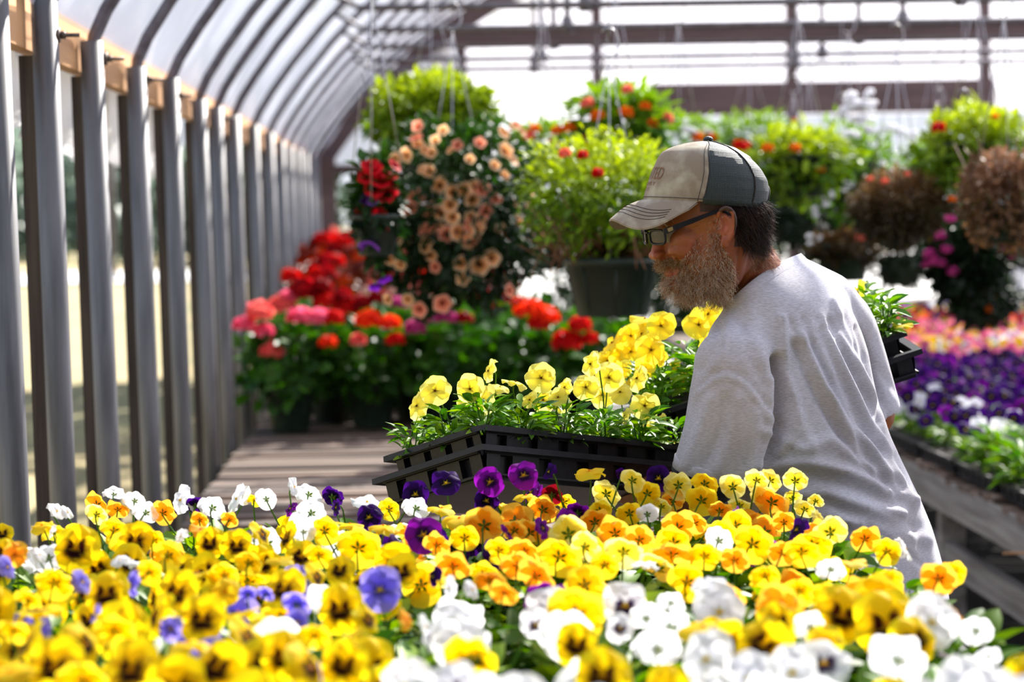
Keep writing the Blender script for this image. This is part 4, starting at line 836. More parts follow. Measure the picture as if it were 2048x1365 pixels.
MT['letter'] = M_plain('tan_lettering', (0.22, 0.11, 0.055), (0.17, 0.085, 0.045), 0.7, 0, 200)
MT['black'] = M_plain('black_frame', (0.010, 0.010, 0.014), (0.018, 0.018, 0.022), 0.45, spec=.2)
MT['brass'] = M_plain('brass_plate', (0.50, 0.36, 0.15), (0.4, 0.3, .12), 0.3, .9)
MT['denim'] = M_plain('dark_denim', (0.03, 0.04, 0.07), (0.015, 0.02, 0.04), 0.9, 0, 80)
MT['strand'] = M_col('hair_strand', .55, .45, .5)
def M_meshback():
    m, nt, b, o = mat('cap_netting'); tcn = nt.nodes.new('ShaderNodeTexCoord')
    mp = nt.nodes.new('ShaderNodeMapping'); nt.links.new(tcn.outputs['Object'], mp.inputs[0])
    wv = nt.nodes.new('ShaderNodeTexWave'); wv.bands_direction = 'X'; wv.inputs['Scale'].default_value = 130; wv.inputs['Distortion'].default_value = .4
    w2 = nt.nodes.new('ShaderNodeTexWave'); w2.bands_direction = 'Z'; w2.inputs['Scale'].default_value = 170
    nt.links.new(mp.outputs[0], wv.inputs[0]); nt.links.new(mp.outputs[0], w2.inputs[0])
    mm = nt.nodes.new('ShaderNodeMath'); mm.operation = 'MULTIPLY'; nt.links.new(wv.outputs['Fac'], mm.inputs[0]); nt.links.new(w2.outputs['Fac'], mm.inputs[1])
    cr = nt.nodes.new('ShaderNodeValToRGB'); cr.color_ramp.elements[0].position = .1; cr.color_ramp.elements[1].position = .7
    cr.color_ramp.elements[0].color = (.006, .012, .013, 1); cr.color_ramp.elements[1].color = (.05, .075, .072, 1)
    nt.links.new(mm.outputs[0], cr.inputs[0]); nt.links.new(cr.outputs[0], b.inputs['Base Color'])
    bp = nt.nodes.new('ShaderNodeBump'); bp.inputs['Strength'].default_value = .5; bp.inputs['Distance'].default_value = .001
    nt.links.new(mm.outputs[0], bp.inputs['Height']); nt.links.new(bp.outputs[0], b.inputs['Normal']); b.inputs['Roughness'].default_value = .6; return m
MT['netting'] = M_meshback()
def M_lens():
    m, nt, b, o = mat('tinted_lens'); b.inputs['Base Color'].default_value = (.03, .028, .025, 1); b.inputs['Roughness'].default_value = .25; b.inputs['Specular IOR Level'].default_value = .25
    tp = nt.nodes.new('ShaderNodeBsdfTransparent'); tp.inputs[0].default_value = (.75, .72, .68, 1); ms = nt.nodes.new('ShaderNodeMixShader'); ms.inputs[0].default_value = .18
    nt.links.new(b.outputs[0], ms.inputs[1]); nt.links.new(tp.outputs[0], ms.inputs[2]); nt.links.new(ms.outputs[0], o.inputs[0]); return m
MT['lens'] = M_lens()

HO = at(1424, 470, 4.08); HS = 1185.0; AV = math.radians(18); AW = math.radians(11)
EB = Vector((math.cos(AW), math.sin(AW), 0)); ER = Vector((-math.sin(AW), math.cos(AW), 0))
HM = Matrix(((EB.x, ER.x, 0, HO.x), (EB.y, ER.y, 0, HO.y), (0, 0, 1, HO.z), (0, 0, 0, 1)))     # head local (back, away, up) -> world
def hl(px, py, w=0.0):
    """seen pixel to head-local point at lateral offset w towards the camera"""
    return Vector((((px - 1424) / HS - w * math.sin(AV)) / math.cos(AV), -w, (470 - py) / HS))
def voxel(m, size, name):
    me = m.mesh('tmp', MT['soil']); o = bpy.data.objects.new('tmp', me); COL.objects.link(o)
    md = o.modifiers.new('r', 'REMESH'); md.mode = 'VOXEL'; md.voxel_size = size; md.adaptivity = 0
    dg = bpy.context.evaluated_depsgraph_get(); r = bpy.data.meshes.new_from_object(o.evaluated_get(dg)); bpy.data.objects.remove(o); r.name = name
    V = np.empty(len(r.vertices) * 3); r.vertices.foreach_get('co', V); V = V.reshape(-1, 3)
    E = np.empty(len(r.edges) * 2, int); r.edges.foreach_get('vertices', E); E = E.reshape(-1, 2); return r, V, E
def relax(V, E, it, lam=.5, mask=None):
    deg = np.bincount(E.ravel(), minlength=len(V))[:, None]
    for _ in range(it):
        S = np.zeros_like(V)
        for k in range(3): S[:, k] = np.bincount(E[:, 0], V[E[:, 1], k], len(V)) + np.bincount(E[:, 1], V[E[:, 0], k], len(V))
        D = (S / np.maximum(deg, 1) - V) * lam
        V = V + (D if mask is None else D * mask[:, None])
    return V
def normals(me, V):
    me.vertices.foreach_set('co', V.ravel()); me.update(); N = np.empty(len(V) * 3); me.vertices.foreach_get('normal', N); return N.reshape(-1, 3)
def finish(me, V, cols, mt):
    me.vertices.foreach_set('co', V.ravel()); me.update()
    for a in list(me.color_attributes): me.color_attributes.remove(a)
    ca = me.color_attributes.new('Col', 'FLOAT_COLOR', 'POINT'); ca.data.foreach_set('color', np.concatenate([cols, np.ones((len(V), 1))], 1).ravel())
    me.materials.clear(); me.materials.append(mt); me.polygons.foreach_set('use_smooth', np.ones(len(me.polygons), bool)); return me
def seg(P, q, n=24):
    """distance of pixels q (n x 2) to the polyline P"""
    d = np.full(len(q), 1e9)
    for a, b in zip(P[:-1], P[1:]):
        a, b = np.array(a, float), np.array(b, float); ab = b - a; t = np.clip(((q - a) @ ab) / (ab @ ab), 0, 1)
        d = np.minimum(d, np.linalg.norm(q - (a + t[:, None] * ab), axis=1))
    return d

# ---- body: head, neck, core and arms grown together into one skin
LV = [(287, 1398, 1442, .022), (297, 1368, 1470, .045), (315, 1345, 1498, .060), (340, 1330, 1514, .070), (370, 1322, 1522, .075), (400, 1317, 1527, .077), (425, 1314, 1529, .076), (440, 1312, 1529, .0755),
      (450, 1315, 1528, .0745), (462, 1325, 1526, .073), (480, 1327, 1522, .0725), (495, 1326, 1516, .072), (510, 1326, 1509, .070), (522, 1330, 1503, .068), (534, 1336, 1497, .0655), (548, 1340, 1489, .0625), (560, 1340, 1480, .059), (574, 1344, 1468, .053), (588, 1356, 1450, .044), (598, 1378, 1430, .026)]
bm_ = MB(); rings = []
for py, f, b, w in LV:
    A, B = hl(f, py), hl(b, py); c = (A + B) / 2; a = (B - A).length / 2; r = []
    for k in range(40):
        th = 2 * PI * k / 40; x, y = math.cos(th), math.sin(th); fr = max(0, -x)
        sx = math.copysign(abs(x) ** .92, x); sy = math.copysign(abs(y) ** .88, y) * (1 - .20 * fr * fr)
        r.append(HM @ Vector((c.x + a * sx, w * sy, c.z)))
    rings.append(r)
bm_.loft(rings)
def E(px, py, w, r, rot=None, both=False):
    for s in ((1, -1) if both else (1,)):
        p = hl(px, py, w); p.y *= s; bm_.ell(tuple(HM @ p), r, np.array(HM.to_3x3()), 20, 12)
# nose, brow, cheeks, lips, chin
nr = []
for (px, py, wd, dep) in ((1320, 450, .007, .010), (1314, 462, .008, .012), (1309, 476, .009, .016), (1304, 490, .011, .020), (1301.5, 502, .0135, .024), (1303, 511, .0140, .022), (1308, 517, .011, .016)):
    t = hl(px, py); r = []
    for k in range(20):
        th = 2 * PI * k / 20; r.append(HM @ Vector((t.x + dep * (1 - math.cos(th)) * .7, wd * math.sin(th), t.z - .002 * math.cos(th))))
    nr.append(r)
bm_.loft(nr)
E(1319, 509, .0115, (.013, .0085, .0085), both=True)            # nostril wings
E(1326, 444, .026, (.010, .026, .008), both=True)               # brow ridge
E(1370, 480, .050, (.028, .016, .022), both=True)               # cheekbone
E(1362, 500, .047, (.024, .018, .018), both=True)
E(1334, 534, .0, (.009, .022, .006)); E(1337, 545, .0, (.009, .019, .0065)); E(1349, 566, .0, (.018, .026, .016))
E(1330, 526, .0, (.010, .026, .009))
# neck, trapezius, core
def cone(P, Rr, n=24):
    rg = []
    for i, p in enumerate(P):
        p = Vector(p); t = (Vector(P[min(i + 1, len(P) - 1)]) - Vector(P[max(i - 1, 0)])).normalized(); x = t.cross(Vector((0, 1, 0))).normalized(); y = t.cross(x)
        ra, rb = Rr[i] if hasattr(Rr[i], '__len__') else (Rr[i], Rr[i])
        rg.append([p + x * ra * math.cos(2 * PI * k / n) + y * rb * math.sin(2 * PI * k / n) for k in range(n)])
    return rg
def P3(px, py, Y): return at(px, py, Y)
bm_.loft(cone([P3(1462, 470, 4.11), P3(1474, 510, 4.12), P3(1495, 550, 4.14), P3(1520, 590, 4.16), P3(1545, 640, 4.18)], [(.052, .050), (.057, .055), (.060, .058), (.068, .066), (.08, .09)]))
bm_.loft(cone([P3(1552, 560, 4.17), P3(1565, 640, 4.19), P3(1590, 800, 4.2), P3(1620, 980, 4.2), P3(1690, 1150, 4.22), P3(1712, 1300, 4.24)], [(.03, .05), (.09, .13), (.11, .14), (.11, .13), (.12, .14), (.12, .14)]))
for i, s in enumerate(((1660, 4.12), (1760, 4.34))):
    bm_.loft(cone([P3(s[0], 1240, s[1]), Vector((P3(s[0], 1240, s[1]).x, s[1], .50)), Vector((P3(s[0], 1240, s[1]).x + .02, s[1], .09))], [.07, .05, .038]))
def limb(pts, rr): bm_.loft(cone(pts, rr)); [bm_.ell(tuple(p), (r, r, r), nu=16, nv=10) for p, r in zip(pts, rr)]
Lh = P3(1262, 985, 4.24); Rh = P3(1560, 800, 4.52)
limb([P3(1490, 750, 4.06), P3(1425, 950, 4.06)], [.044, .042]); limb([P3(1420, 960, 4.06), P3(1345, 990, 4.15), Lh], [.043, .038, .028])
limb([P3(1688, 672, 4.35), P3(1744, 828, 4.39)], [.038, .038]); limb([P3(1746, 828, 4.39), P3(1660, 830, 4.46), Rh], [.041, .038, .028])
def hand(w_, dir_, palm_up, side):
    d = Vector(dir_).normalized(); u = Vector(palm_up); u = (u - d * u.dot(d)).normalized(); s = d.cross(u) * side
    bm_.ell(tuple(w_ + d * .045), (.045, .038, .014), np.array(Matrix((d, s, u)).transposed()), 16, 10)
    for k, (o, L) in enumerate(((-.030, .068), (-.010, .078), (.011, .074), (.030, .058))):
        b = w_ + d * .082 + s * o; q = [b, b + d * L * .45 + u * .002, b + d * L * .75 + u * .008, b + d * L * .92 + u * .02]
        bm_.tube(q, [.0092, .0088, .0080, .0068], 10)
    b = w_ + d * .025 - s * .036; bm_.tube([b, b + d * .025 - s * .022 + u * .004, b + d * .05 - s * .030 + u * .012], [.0125, .0105, .0085], 10)
hand(Lh, (-.9, .35, .05), (0, 0, 1), 1); hand(Rh, (-.85, .35, -.1), (0, 0, 1), -1)
# ears
def ear(sgn):
    def p(px, py, w): q = hl(px, py, w); q.y *= sgn; return tuple(HM @ q)
    rim = [(1441, 449, .077), (1438, 438, .079), (1437, 428, .082), (1442, 420, .086), (1451, 416, .089), (1460, 419, .091), (1466, 427, .092), (1469, 438, .092), (1469, 450, .090), (1466, 462, .087), (1461, 472, .084), (1456, 481, .081)]
    bm_.tube([p(*a) for a in rim], [.0030, .0034, .0038, .0042, .0044, .0044, .0044, .0043, .0042, .0042, .0044, .0050], 10)
    bm_.tube([p(*a) for a in ((1449, 430, .082), (1456, 436, .085), (1459, 446, .085), (1457, 457, .083), (1450, 466, .080), (1446, 470, .079))], [.003, .0036, .0036, .0034, .0032, .003], 8)
    def blob(px, py, w, r, rz=0):
        q = hl(px, py, w); q.y *= sgn; bm_.ell(tuple(HM @ q), r, np.array((HM.to_3x3() @ Matrix.Rotation(rz * sgn, 3, 'Z'))), 16, 10)
    blob(1453, 448, .0755, (.0155, .0035, .028), .35); blob(1449, 483, .079, (.0085, .0048, .0115), .2); blob(1440, 462, .077, (.004, .0045, .006)); blob(1459, 455, .071, (.012, .008, .022))
ear(1); ear(-1)
body_me, V, Ed = voxel(bm_, .0022, 'body')
V = relax(V, Ed, 2, .5)
_L = V @ np.array(HM.inverted())[:3, :3].T + np.array(HM.inverted())[:3, 3]
_s = np.stack([1424 + HS * (_L[:, 0] * math.cos(AV) + np.abs(_L[:, 1]) * math.sin(AV)), 470 - HS * _L[:, 2]], 1)
_m = ((_s[:, 0] < 1422) & (_s[:, 0] > 1334) & (_s[:, 1] > 425) & (np.abs(_L[:, 1]) > .018)).astype(float); V = relax(V, Ed, 22, .5, _m); V = relax(V, Ed, 2, .4)
HMi = np.array(HM.inverted()); Lc = V @ HMi[:3, :3].T + HMi[:3, 3]
seen = np.stack([1424 + HS * (Lc[:, 0] * math.cos(AV) + np.abs(Lc[:, 1]) * math.sin(AV)), 470 - HS * Lc[:, 2]], 1)       # both sides share the near side's picture
def gz(px, py, sx, sy=None): sy = sy or sx; return np.exp(-((seen[:, 0] - px) / sx) ** 2 - ((seen[:, 1] - py) / sy) ** 2)
headm = (V[:, 2] > HO.z - .16) & (np.abs(Lc[:, 0]) < .2)
N = normals(body_me, V); dsp = np.zeros(len(V))
dsp -= .0035 * np.exp(-(seg([(1326, 512), (1350, 512), (1368, 528), (1374, 545)], seen) / 4.0) ** 2)     # smile fold
dsp -= .0016 * np.exp(-(seg([(1362, 530), (1338, 536)], seen) / 2.0) ** 2) * 1.6                         # mouth line
for P in (((1372, 462), (1398, 452)), ((1372, 468), (1402, 466)), ((1368, 474), (1396, 480)), ((1345, 488), (1372, 490))): dsp -= .0010 * np.exp(-(seg(P, seen) / 2.2) ** 2)
for P in (((1478, 500), (1470, 560), (1448, 610)), ((1500, 505), (1488, 560), (1462, 615)), ((1530, 490), (1515, 545), (1490, 590)), ((1505, 480), (1550, 512))): dsp -= .0022 * np.exp(-(seg(P, seen) / 4.5) ** 2)
dsp[~headm] = 0; V = V + N * dsp[:, None]
sk = np.array(hexc('98592f')); C = np.tile(sk, (len(V), 1))
def tint(m_, h, a):
    global C
    m_ = (m_ * a * headm)[:, None]; C = C * (1 - m_) + np.array(hexc(h)) * m_
tint(gz(1395, 500, 34, 28), 'a4503c', .55); tint(gz(1307, 504, 16, 16), 'b5604c', .7); tint(gz(1453, 455, 22, 40), 'b8624e', .65); tint(gz(1350, 470, 30, 12), 'a8663c', .5)
tint(np.exp(-(seg([(1336, 534), (1356, 531), (1350, 545), (1338, 548)], seen) / 5.) ** 2), 'b4605e', .8)
tint(gz(1530, 540, 60, 40), '8e4c40', .7); tint(gz(1480, 560, 40, 50), '84482c', .6)
hair_reg = ((seen[:, 0] > 1468) & (seen[:, 1] < 492 - (1535 - seen[:, 0]) * -.02) & (seen[:, 1] < 500)) | ((seen[:, 1] < 424) & (seen[:, 0] > 1400))
tint(hair_reg.astype(float), '2e1c14', .92)
man = thing('person', 'man in a heather grey T-shirt and cap leaning left with a black tray of flowers', 'person', (P3(1700, 1200, 4.22).x, 4.22, 0))
finish(body_me, V, C, MT['skin']); obj('body', body_me, man)
bvh = BVHTree.FromPolygons([tuple(v) for v in V], [tuple(p.vertices) for p in body_me.polygons])

# ---- hair and beard strands
def inside(poly, q):
    x, y = q[:, 0], q[:, 1]; c = np.zeros(len(q), bool); n = len(poly)
    for i in range(n):
        (x1, y1), (x2, y2) = poly[i], poly[(i + 1) % n]
        c ^= ((y1 > y) != (y2 > y)) & (x < (x2 - x1) * (y - y1) / ((y2 - y1) + 1e-12) + x1)
    return c
def strands(name, poly, holes, n, length, direc, cols, r0=.00036, curl=.5, seed=5, out=.5, near_bias=.72, axis_px=1435, segs=5, keep=None, parent=None):
    g = np.random.default_rng(seed); m = MB(); got = 0; Vs = []; Cs = []; Fs = []; tries = 0
    ys = [p[1] for p in poly]; z0, z1 = (470 - max(ys)) / HS, (470 - min(ys)) / HS; ax = (axis_px - 1424) / HS
    while got < n and tries < n * 12:
        tries += 1
        side = -1 if g.random() < near_bias else 1
        th = g.uniform(0, PI); z = g.uniform(z0 - .01, z1)
        d = Vector((math.cos(th), side * math.sin(th), 0)); o = Vector((ax, 0, z)) + d * .25
        h = bvh.ray_cast(HM @ o, (HM.to_3x3() @ -d))
        if h[0] is None: continue
        L = HM.inverted() @ h[0]; q = np.array([[1424 + HS * (L.x * math.cos(AV) + abs(L.y) * math.sin(AV)), 470 - HS * L.z]])
        if not inside(poly, q)[0] or any(inside(hh, q)[0] for hh in holes): continue
        if keep is not None and g.random() > keep(q[0]): continue
        nl = (HM.inverted().to_3x3() @ h[1]).normalized(); Ln = length(q[0], g); dd = Vector(direc(q[0], g)); dd.y *= -side if False else 1
        v = (nl * out + dd + Vector(g.normal(size=3)) * .38); v.y += side * .0; v.normalize()
        p = L.copy(); ph = g.uniform(0, 6.28); c1 = v.orthogonal().normalized(); c2 = v.cross(c1); pts = []
        for s in range(segs + 1):
            t = s / segs; pts.append(p + (c1 * math.sin(ph + t * 4.5) + c2 * math.cos(ph + t * 4.5)) * curl * Ln * .16 * t)
            v2 = (v + Vector((0, 0, -.35 * t)) ).normalized(); p = p + v2 * (Ln / segs)
        P = np.array([tuple(x) for x in pts]); c = np.array(cols[g.integers(len(cols))]) * g.uniform(.8, 1.1)
        x1, x2 = np.array(c1), np.array(c2); ring = []
        for s in range(segs + 1):
            r = r0 * (1 - .65 * s / segs)
            for k in range(3): a = 2.094 * k; ring.append(P[s] + (x1 * math.cos(a) + x2 * math.sin(a)) * r)
        m.add(np.array(ring) @ np.array(HM.to_3x3()).T + np.array(HO), [(s * 3 + k, s * 3 + (k + 1) % 3, s * 3 + 3 + (k + 1) % 3, s * 3 + 3 + k) for s in range(segs) for k in range(3)], c); got += 1
    return tag(m.build(name, MT['strand'], parent or man), kind=None)
BP = [(1424, 436), (1446, 432), (1440, 470), (1446, 496), (1464, 516), (1466, 550), (1452, 585), (1432, 622), (1385, 618), (1345, 606), (1322, 575), (1326, 552), (1316, 530), (1316, 516), (1338, 513), (1358, 518), (1372, 508), (1390, 482), (1408, 455)]
LIPS = [(1326, 533), (1350, 529), (1364, 527), (1360, 538), (1348, 549), (1330, 551)]
bc = [hexc(h) for h in ('f0e4d4', 'fff8ee', 'dcb48c', 'b47c4c', 'ecc8a0', 'fff0dc', 'a8703c', 'eae0d4')]
def blen(q, g):
    k = smoothstep(500, 590, q[1]); return (.007 + .014 * k) * g.uniform(.6, 1.25) * (1.25 if q[0] < 1360 and q[1] < 535 else 1)
def bdir(q, g):
    if q[1] < 535 and q[0] < 1362: return (-.25, 0, -.75)
    return (-.25 + .5 * smoothstep(1400, 1470, q[0]), 0, -1.0)
def bkeep(q): return .22 + .70 * float(smoothstep(0, 26, min(abs(q[0] - 1405) * .9 + (q[1] - 480) * .55, 60))) if q[1] < 540 else 1
strands('beard', BP, [LIPS], 5200, blen, bdir, bc, seed=5, out=.7, curl=1.8, keep=bkeep)
strands('mustache', [(1314, 514), (1340, 513), (1360, 519), (1368, 530), (1350, 531), (1330, 535), (1314, 532)], [], 900, lambda q, g: .011 * g.uniform(.7, 1.2), lambda q, g: (-.1, 0, -.8), [hexc(h) for h in ('c89a60', 'e0c090', 'a8713c', 'd9c3a0')], seed=8, out=.6, curl=.4, near_bias=.6)
hc = [hexc(h) for h in ('2a1810', '3a241a', '1c110c', '4a3022', '6a4a34')]
strands('hair', [(1462, 405), (1550, 400), (1550, 470), (1540, 497), (1500, 500), (1478, 488), (1470, 470), (1476, 430)], [], 5200, lambda q, g: .022 * g.uniform(.6, 1.25), lambda q, g: (.35, 0, -1), hc, seed=9, out=.28, curl=.25, r0=.00036, axis_px=1440)
strands('neck_hair', [(1490, 495), (1560, 488), (1600, 515), (1560, 545), (1500, 540)], [], 1100, lambda q, g: .010 * g.uniform(.5, 1.3), lambda q, g: (.4, 0, -.7), [hexc(h) for h in ('c89a70', '8a5a38', 'e0c0a0')], seed=10, out=.5, curl=.6, r0=.00020, axis_px=1500)
strands('eyebrow', [(1312, 438), (1345, 436), (1350, 446), (1312, 450)], [], 300, lambda q, g: .009, lambda q, g: (.6, 0, -.2), bc, seed=11, out=.5)
# eyes behind the lenses
for s in (1, -1):
    q = hl(1336, 470, .031); q.y *= s; m = MB(); m.ell(tuple(HM @ (q + Vector((.006, 0, 0)))), (.0125,) * 3, nu=16, nv=12, col=(.8, .78, .74)); m.ell(tuple(HM @ (q + Vector((-.0035, 0, -.001)))), (.0045, .0055, .0055), np.array(HM.to_3x3()), 12, 8, col=(.03, .05, .06)); m.build('eye', MT['petal'], man)

# ---- glasses
gl = obj('glasses', None, man)
def lens_pts(s, n=28):
    out = []
    for k in range(n):
        a = 2 * PI * k / n; cx, cz = .037, (470 - 472) / HS; ex = math.copysign(abs(math.cos(a)) ** .55, math.cos(a)) * .0262; ez = math.copysign(abs(math.sin(a)) ** .6, math.sin(a)) * .0118
        w = cx + ex; hz = cz + ez; hx = -.1128 + (w - .010) / .054 * .011 + (.012 - hz) * .10 - .001; out.append(HM @ Vector((hx, -w * s, hz)))
    return out
fr = MB()
for s in (1, -1):
    P = lens_pts(s); fr.tube(P + [P[0], P[1]], .0021, 8, cap=False)
fr.tube([HM @ Vector((-.1135, -.0115, .004)), HM @ Vector((-.1145, 0, .0065)), HM @ Vector((-.1135, .0115, .004))], .0018, 8)
fr.build('frame', MT['black'], gl)
for s in (1, -1):
    P = lens_pts(s); m = MB(); c = sum(P, Vector()) / len(P) - EB * .0012; m.add([tuple(c)] + [tuple(p) for p in P], [(0, 1 + k, 1 + (k + 1) % len(P)) for k in range(len(P))]); m.build('lens', MT['lens'], gl)
    rg = []
    for (px, py, w, h) in ((1329, 461, .0655, .0105), (1337, 459, .070, .0100), (1352, 453, .0735, .0095), (1385, 441, .0770, .0085), (1420, 428, .0790, .0065), (1442, 421, .0800, .005), (1462, 430, .080, .004)):
        q = hl(px, py, w); q.y *= s; rg.append([HM @ (q + Vector((0, dy * s, dz))) for dy, dz in ((-.0016, h / 2), (.0012, h / 2), (.0012, -h / 2), (-.0016, -h / 2))])
    m = MB(); m.loft(rg); m.build('temple_arm', MT['black'], gl, smooth=False)
    q = hl(1343, 456.5, .0738); q.y *= s; m = MB(); m.box(tuple(HM @ q), (.0095, .0016, .0062), np.array((HM.to_3x3() @ Matrix.Rotation(-.36, 3, 'Y').to_3x3() @ Matrix.Rotation(.12 * s, 3, 'Z'))) ); m.build('brass_plate', MT['brass'], gl, smooth=False)

# ---- cap
CT = [(0, 1289, 396, 1531, 416, .0835), (.12, 1293, 380, 1535, 402, .0845), (.25, 1299, 362, 1537, 386, .0845), (.42, 1309, 336, 1534, 364, .0815), (.58, 1319, 314, 1522, 342, .075), (.68, 1328, 302, 1510, 328, .068), (.78, 1345, 293, 1492, 312, .058), (.88, 1372, 286, 1466, 298, .042), (.95, 1394, 283, 1442, 289, .025), (1.0, 1415, 281.5, 1419, 281.5, .002)]
def cap_pt(th, t, off=0.0):
    """th: pi = front, 0 = back, negative sine towards the camera"""
    ts = [c[0] for c in CT]; f = [float(np.interp(t, ts, [c[i] for c in CT])) for i in range(1, 6)]
    A, B = hl(f[0], f[1]), hl(f[2], f[3]); c = (A + B) / 2; h = (B - A) / 2 * .975; x, y = math.cos(th), math.sin(th)
    fr_ = max(0, -x); w = f[4] * (1 - .10 * fr_ ** 2); p = c + h * math.copysign(abs(x) ** .94, x) + Vector((0, w * math.copysign(abs(y) ** .92, y), 0))
    if off: q = (p - Vector((c.x, 0, c.z - .02))).normalized(); p = p + q * off
    return HM @ p
cap = MB(); SEAM = 1.32      # front panel half angle from pi
ts_ = np.linspace(0, 1, 26)
cap.grid([[tuple(cap_pt(PI + a, t)) for a in np.linspace(-SEAM, SEAM, 40)] for t in ts_])
capo = cap.build('cap', MT['cap_front'], man); capo['label'] = 'cream fronted cap'
nb = MB(); ang = np.linspace(-(PI - SEAM), PI - SEAM, 90)
gridP = [[cap_pt(a, t) for a in ang] for t in ts_]
for i in range(len(ts_) - 1):
    for j in range(len(ang) - 1):
        am = (ang[j] + ang[j + 1]) / 2; tm = (ts_[i] + ts_[i + 1]) / 2
        if (am / .40) ** 2 + ((tm) / .36) ** 2 < 1 and tm > .07: continue
        nb.add([tuple(gridP[i][j]), tuple(gridP[i][j + 1]), tuple(gridP[i + 1][j + 1]), tuple(gridP[i + 1][j])], [(0, 1, 2, 3)])
x = nb.build('mesh_back', MT['netting'], capo); x['label'] = 'dark green netting back'
st = MB()
for sg in (1, -1):
    st.tube([cap_pt(PI + sg * SEAM, t, .0008) for t in ts_], .0009, 5); st.tube([cap_pt(PI + sg * (SEAM - .09), t, .0008) for t in ts_[:-2]], .0005, 4)
    st.tube([cap_pt(PI + sg * 2.15, t, .001) for t in ts_], .0011, 5)
st.tube([cap_pt(a, .035, .0008) for a in np.linspace(PI - SEAM, PI + SEAM, 30)], .0006, 4)
st.tube([cap_pt(a, t, .0005) for a, t in [(.40 * math.cos(s), .36 * math.sin(s)) for s in np.linspace(0, PI, 20)]], .0016, 6)
st.build('stitching', MT['cap_dark'], capo)
bd = MB(); A_ = np.linspace(-(PI - SEAM), PI - SEAM, 70)
bd.grid([[tuple(cap_pt(a, 0, .001 + o) - Vector((0, 0, .004 - t))) for a in A_] for t, o in ((0, -.002), (0, .0006), (.012, .0006))]); bd.build('sweatband', MT['netting'], capo)
bt = MB(); q = cap_pt(0, 1.0); bt.ell(tuple(q + Vector((0, 0, .002))), (.0085, .0085, .0058), nu=18, nv=10); bt.build('button', MT['netting'], capo)
# brim
def brim_pt(ph, v, dz=0):
    inner = HM.inverted() @ cap_pt(PI + ph * 1.26 / (PI / 2), .0)
    s_, c_ = math.sin(ph), math.cos(ph); hx = -.0600 - .1165 * abs(c_) ** .80; hy = -.0835 * math.copysign(abs(s_) ** .9, s_)
    hz = .0300 * c_ + .047 * (1 - c_) - .058 * s_ * s_ * c_
    o = Vector((hx, hy, hz)); p = inner.lerp(o, v); p.z += .006 * math.sin(PI * v) * c_ - dz; return HM @ p
br = MB(); phs = np.linspace(-PI / 2 * .985, PI / 2 * .985, 60); vs = np.linspace(0, 1, 14)
top = [[tuple(brim_pt(p, v)) for p in phs] for v in vs]; bot = [[tuple(brim_pt(p, v, .003)) for p in phs] for v in vs]
br.grid(top); br.grid(bot[::-1]); br.grid([top[-1], bot[-1]]); br.build('brim', MT['cap_front'], capo)
st = MB()
for v in (.46, .56, .66, .76): st.tube([tuple(Vector(brim_pt(p, v + .0)) + Vector((0, 0, .0005))) for p in np.linspace(-1.18, 1.18, 50)], .00055, 4)
st.build('brim_stitching', MT['cap_dark'], capo)
# lettering, wrapped on the front panel
def text_mesh(s):
    cu = bpy.data.curves.new('t', 'FONT'); cu.body = s; cu.align_x = 'CENTER'; cu.size = 1; o = bpy.data.objects.new('t', cu); COL.objects.link(o)
    dg = bpy.context.evaluated_depsgraph_get(); me = bpy.data.meshes.new_from_object(o.evaluated_get(dg)); bpy.data.objects.remove(o)
    V = np.empty(len(me.vertices) * 3); me.vertices.foreach_get('co', V); return V.reshape(-1, 3), [tuple(p.vertices) for p in me.polygons]
lt = MB()
for s, t0, hgt, wid in (('UNITED', .29, .165, .34), ('SUPPLY', .20, .06, .24), ('CO', .125, .05, .2)):
    V2, F2 = text_mesh(s); V2 = V2.copy(); lt.add([tuple(cap_pt(PI + v[0] * wid * .72, t0 + v[1] * hgt * 1.35, .0010)) for v in V2], F2)
lt.build('lettering', MT['letter'], capo)

# ---- T-shirt
sh = MB(); ROWS = [(600, 1520, 1680, 4.22, .7), (630, 1480, 1708, 4.21, .9), (670, 1440, 1728, 4.2, 1), (710, 1428, 1741, 4.2, 1), (760, 1420, 1750, 4.2, 1), (820, 1415, 1764, 4.2, 1), (880, 1425, 1785, 4.2, 1), (940, 1445, 1813, 4.21, 1), (1000, 1465, 1843, 4.22, 1), (1060, 1480, 1866, 4.23, .95), (1120, 1490, 1884, 4.23, .95), (1180, 1500, 1898, 4.23, .95), (1240, 1505, 1906, 4.23, .95), (1290, 1508, 1912, 4.23, .95)]
e1 = Vector((.46, .89, 0)); e2 = Vector((.89, -.46, 0)); rr_ = []
for py, l, r, Yc, f in ROWS:
    a, b = at(l, py, Yc), at(r, py, Yc); c = (a + b) / 2; hx = (b.x - a.x) / 2; kk = f
    A = hx * 1.28 * kk; B = math.sqrt(max(hx ** 2 - (A * .46) ** 2, 1e-5)) / .89
    rr_.append([c + e1 * A * math.copysign(abs(math.cos(t)) ** .93, math.cos(t)) + e2 * B * math.copysign(abs(math.sin(t)) ** .93, math.sin(t)) for t in np.linspace(0, 2 * PI, 49)[:-1]])
sh.loft(rr_)
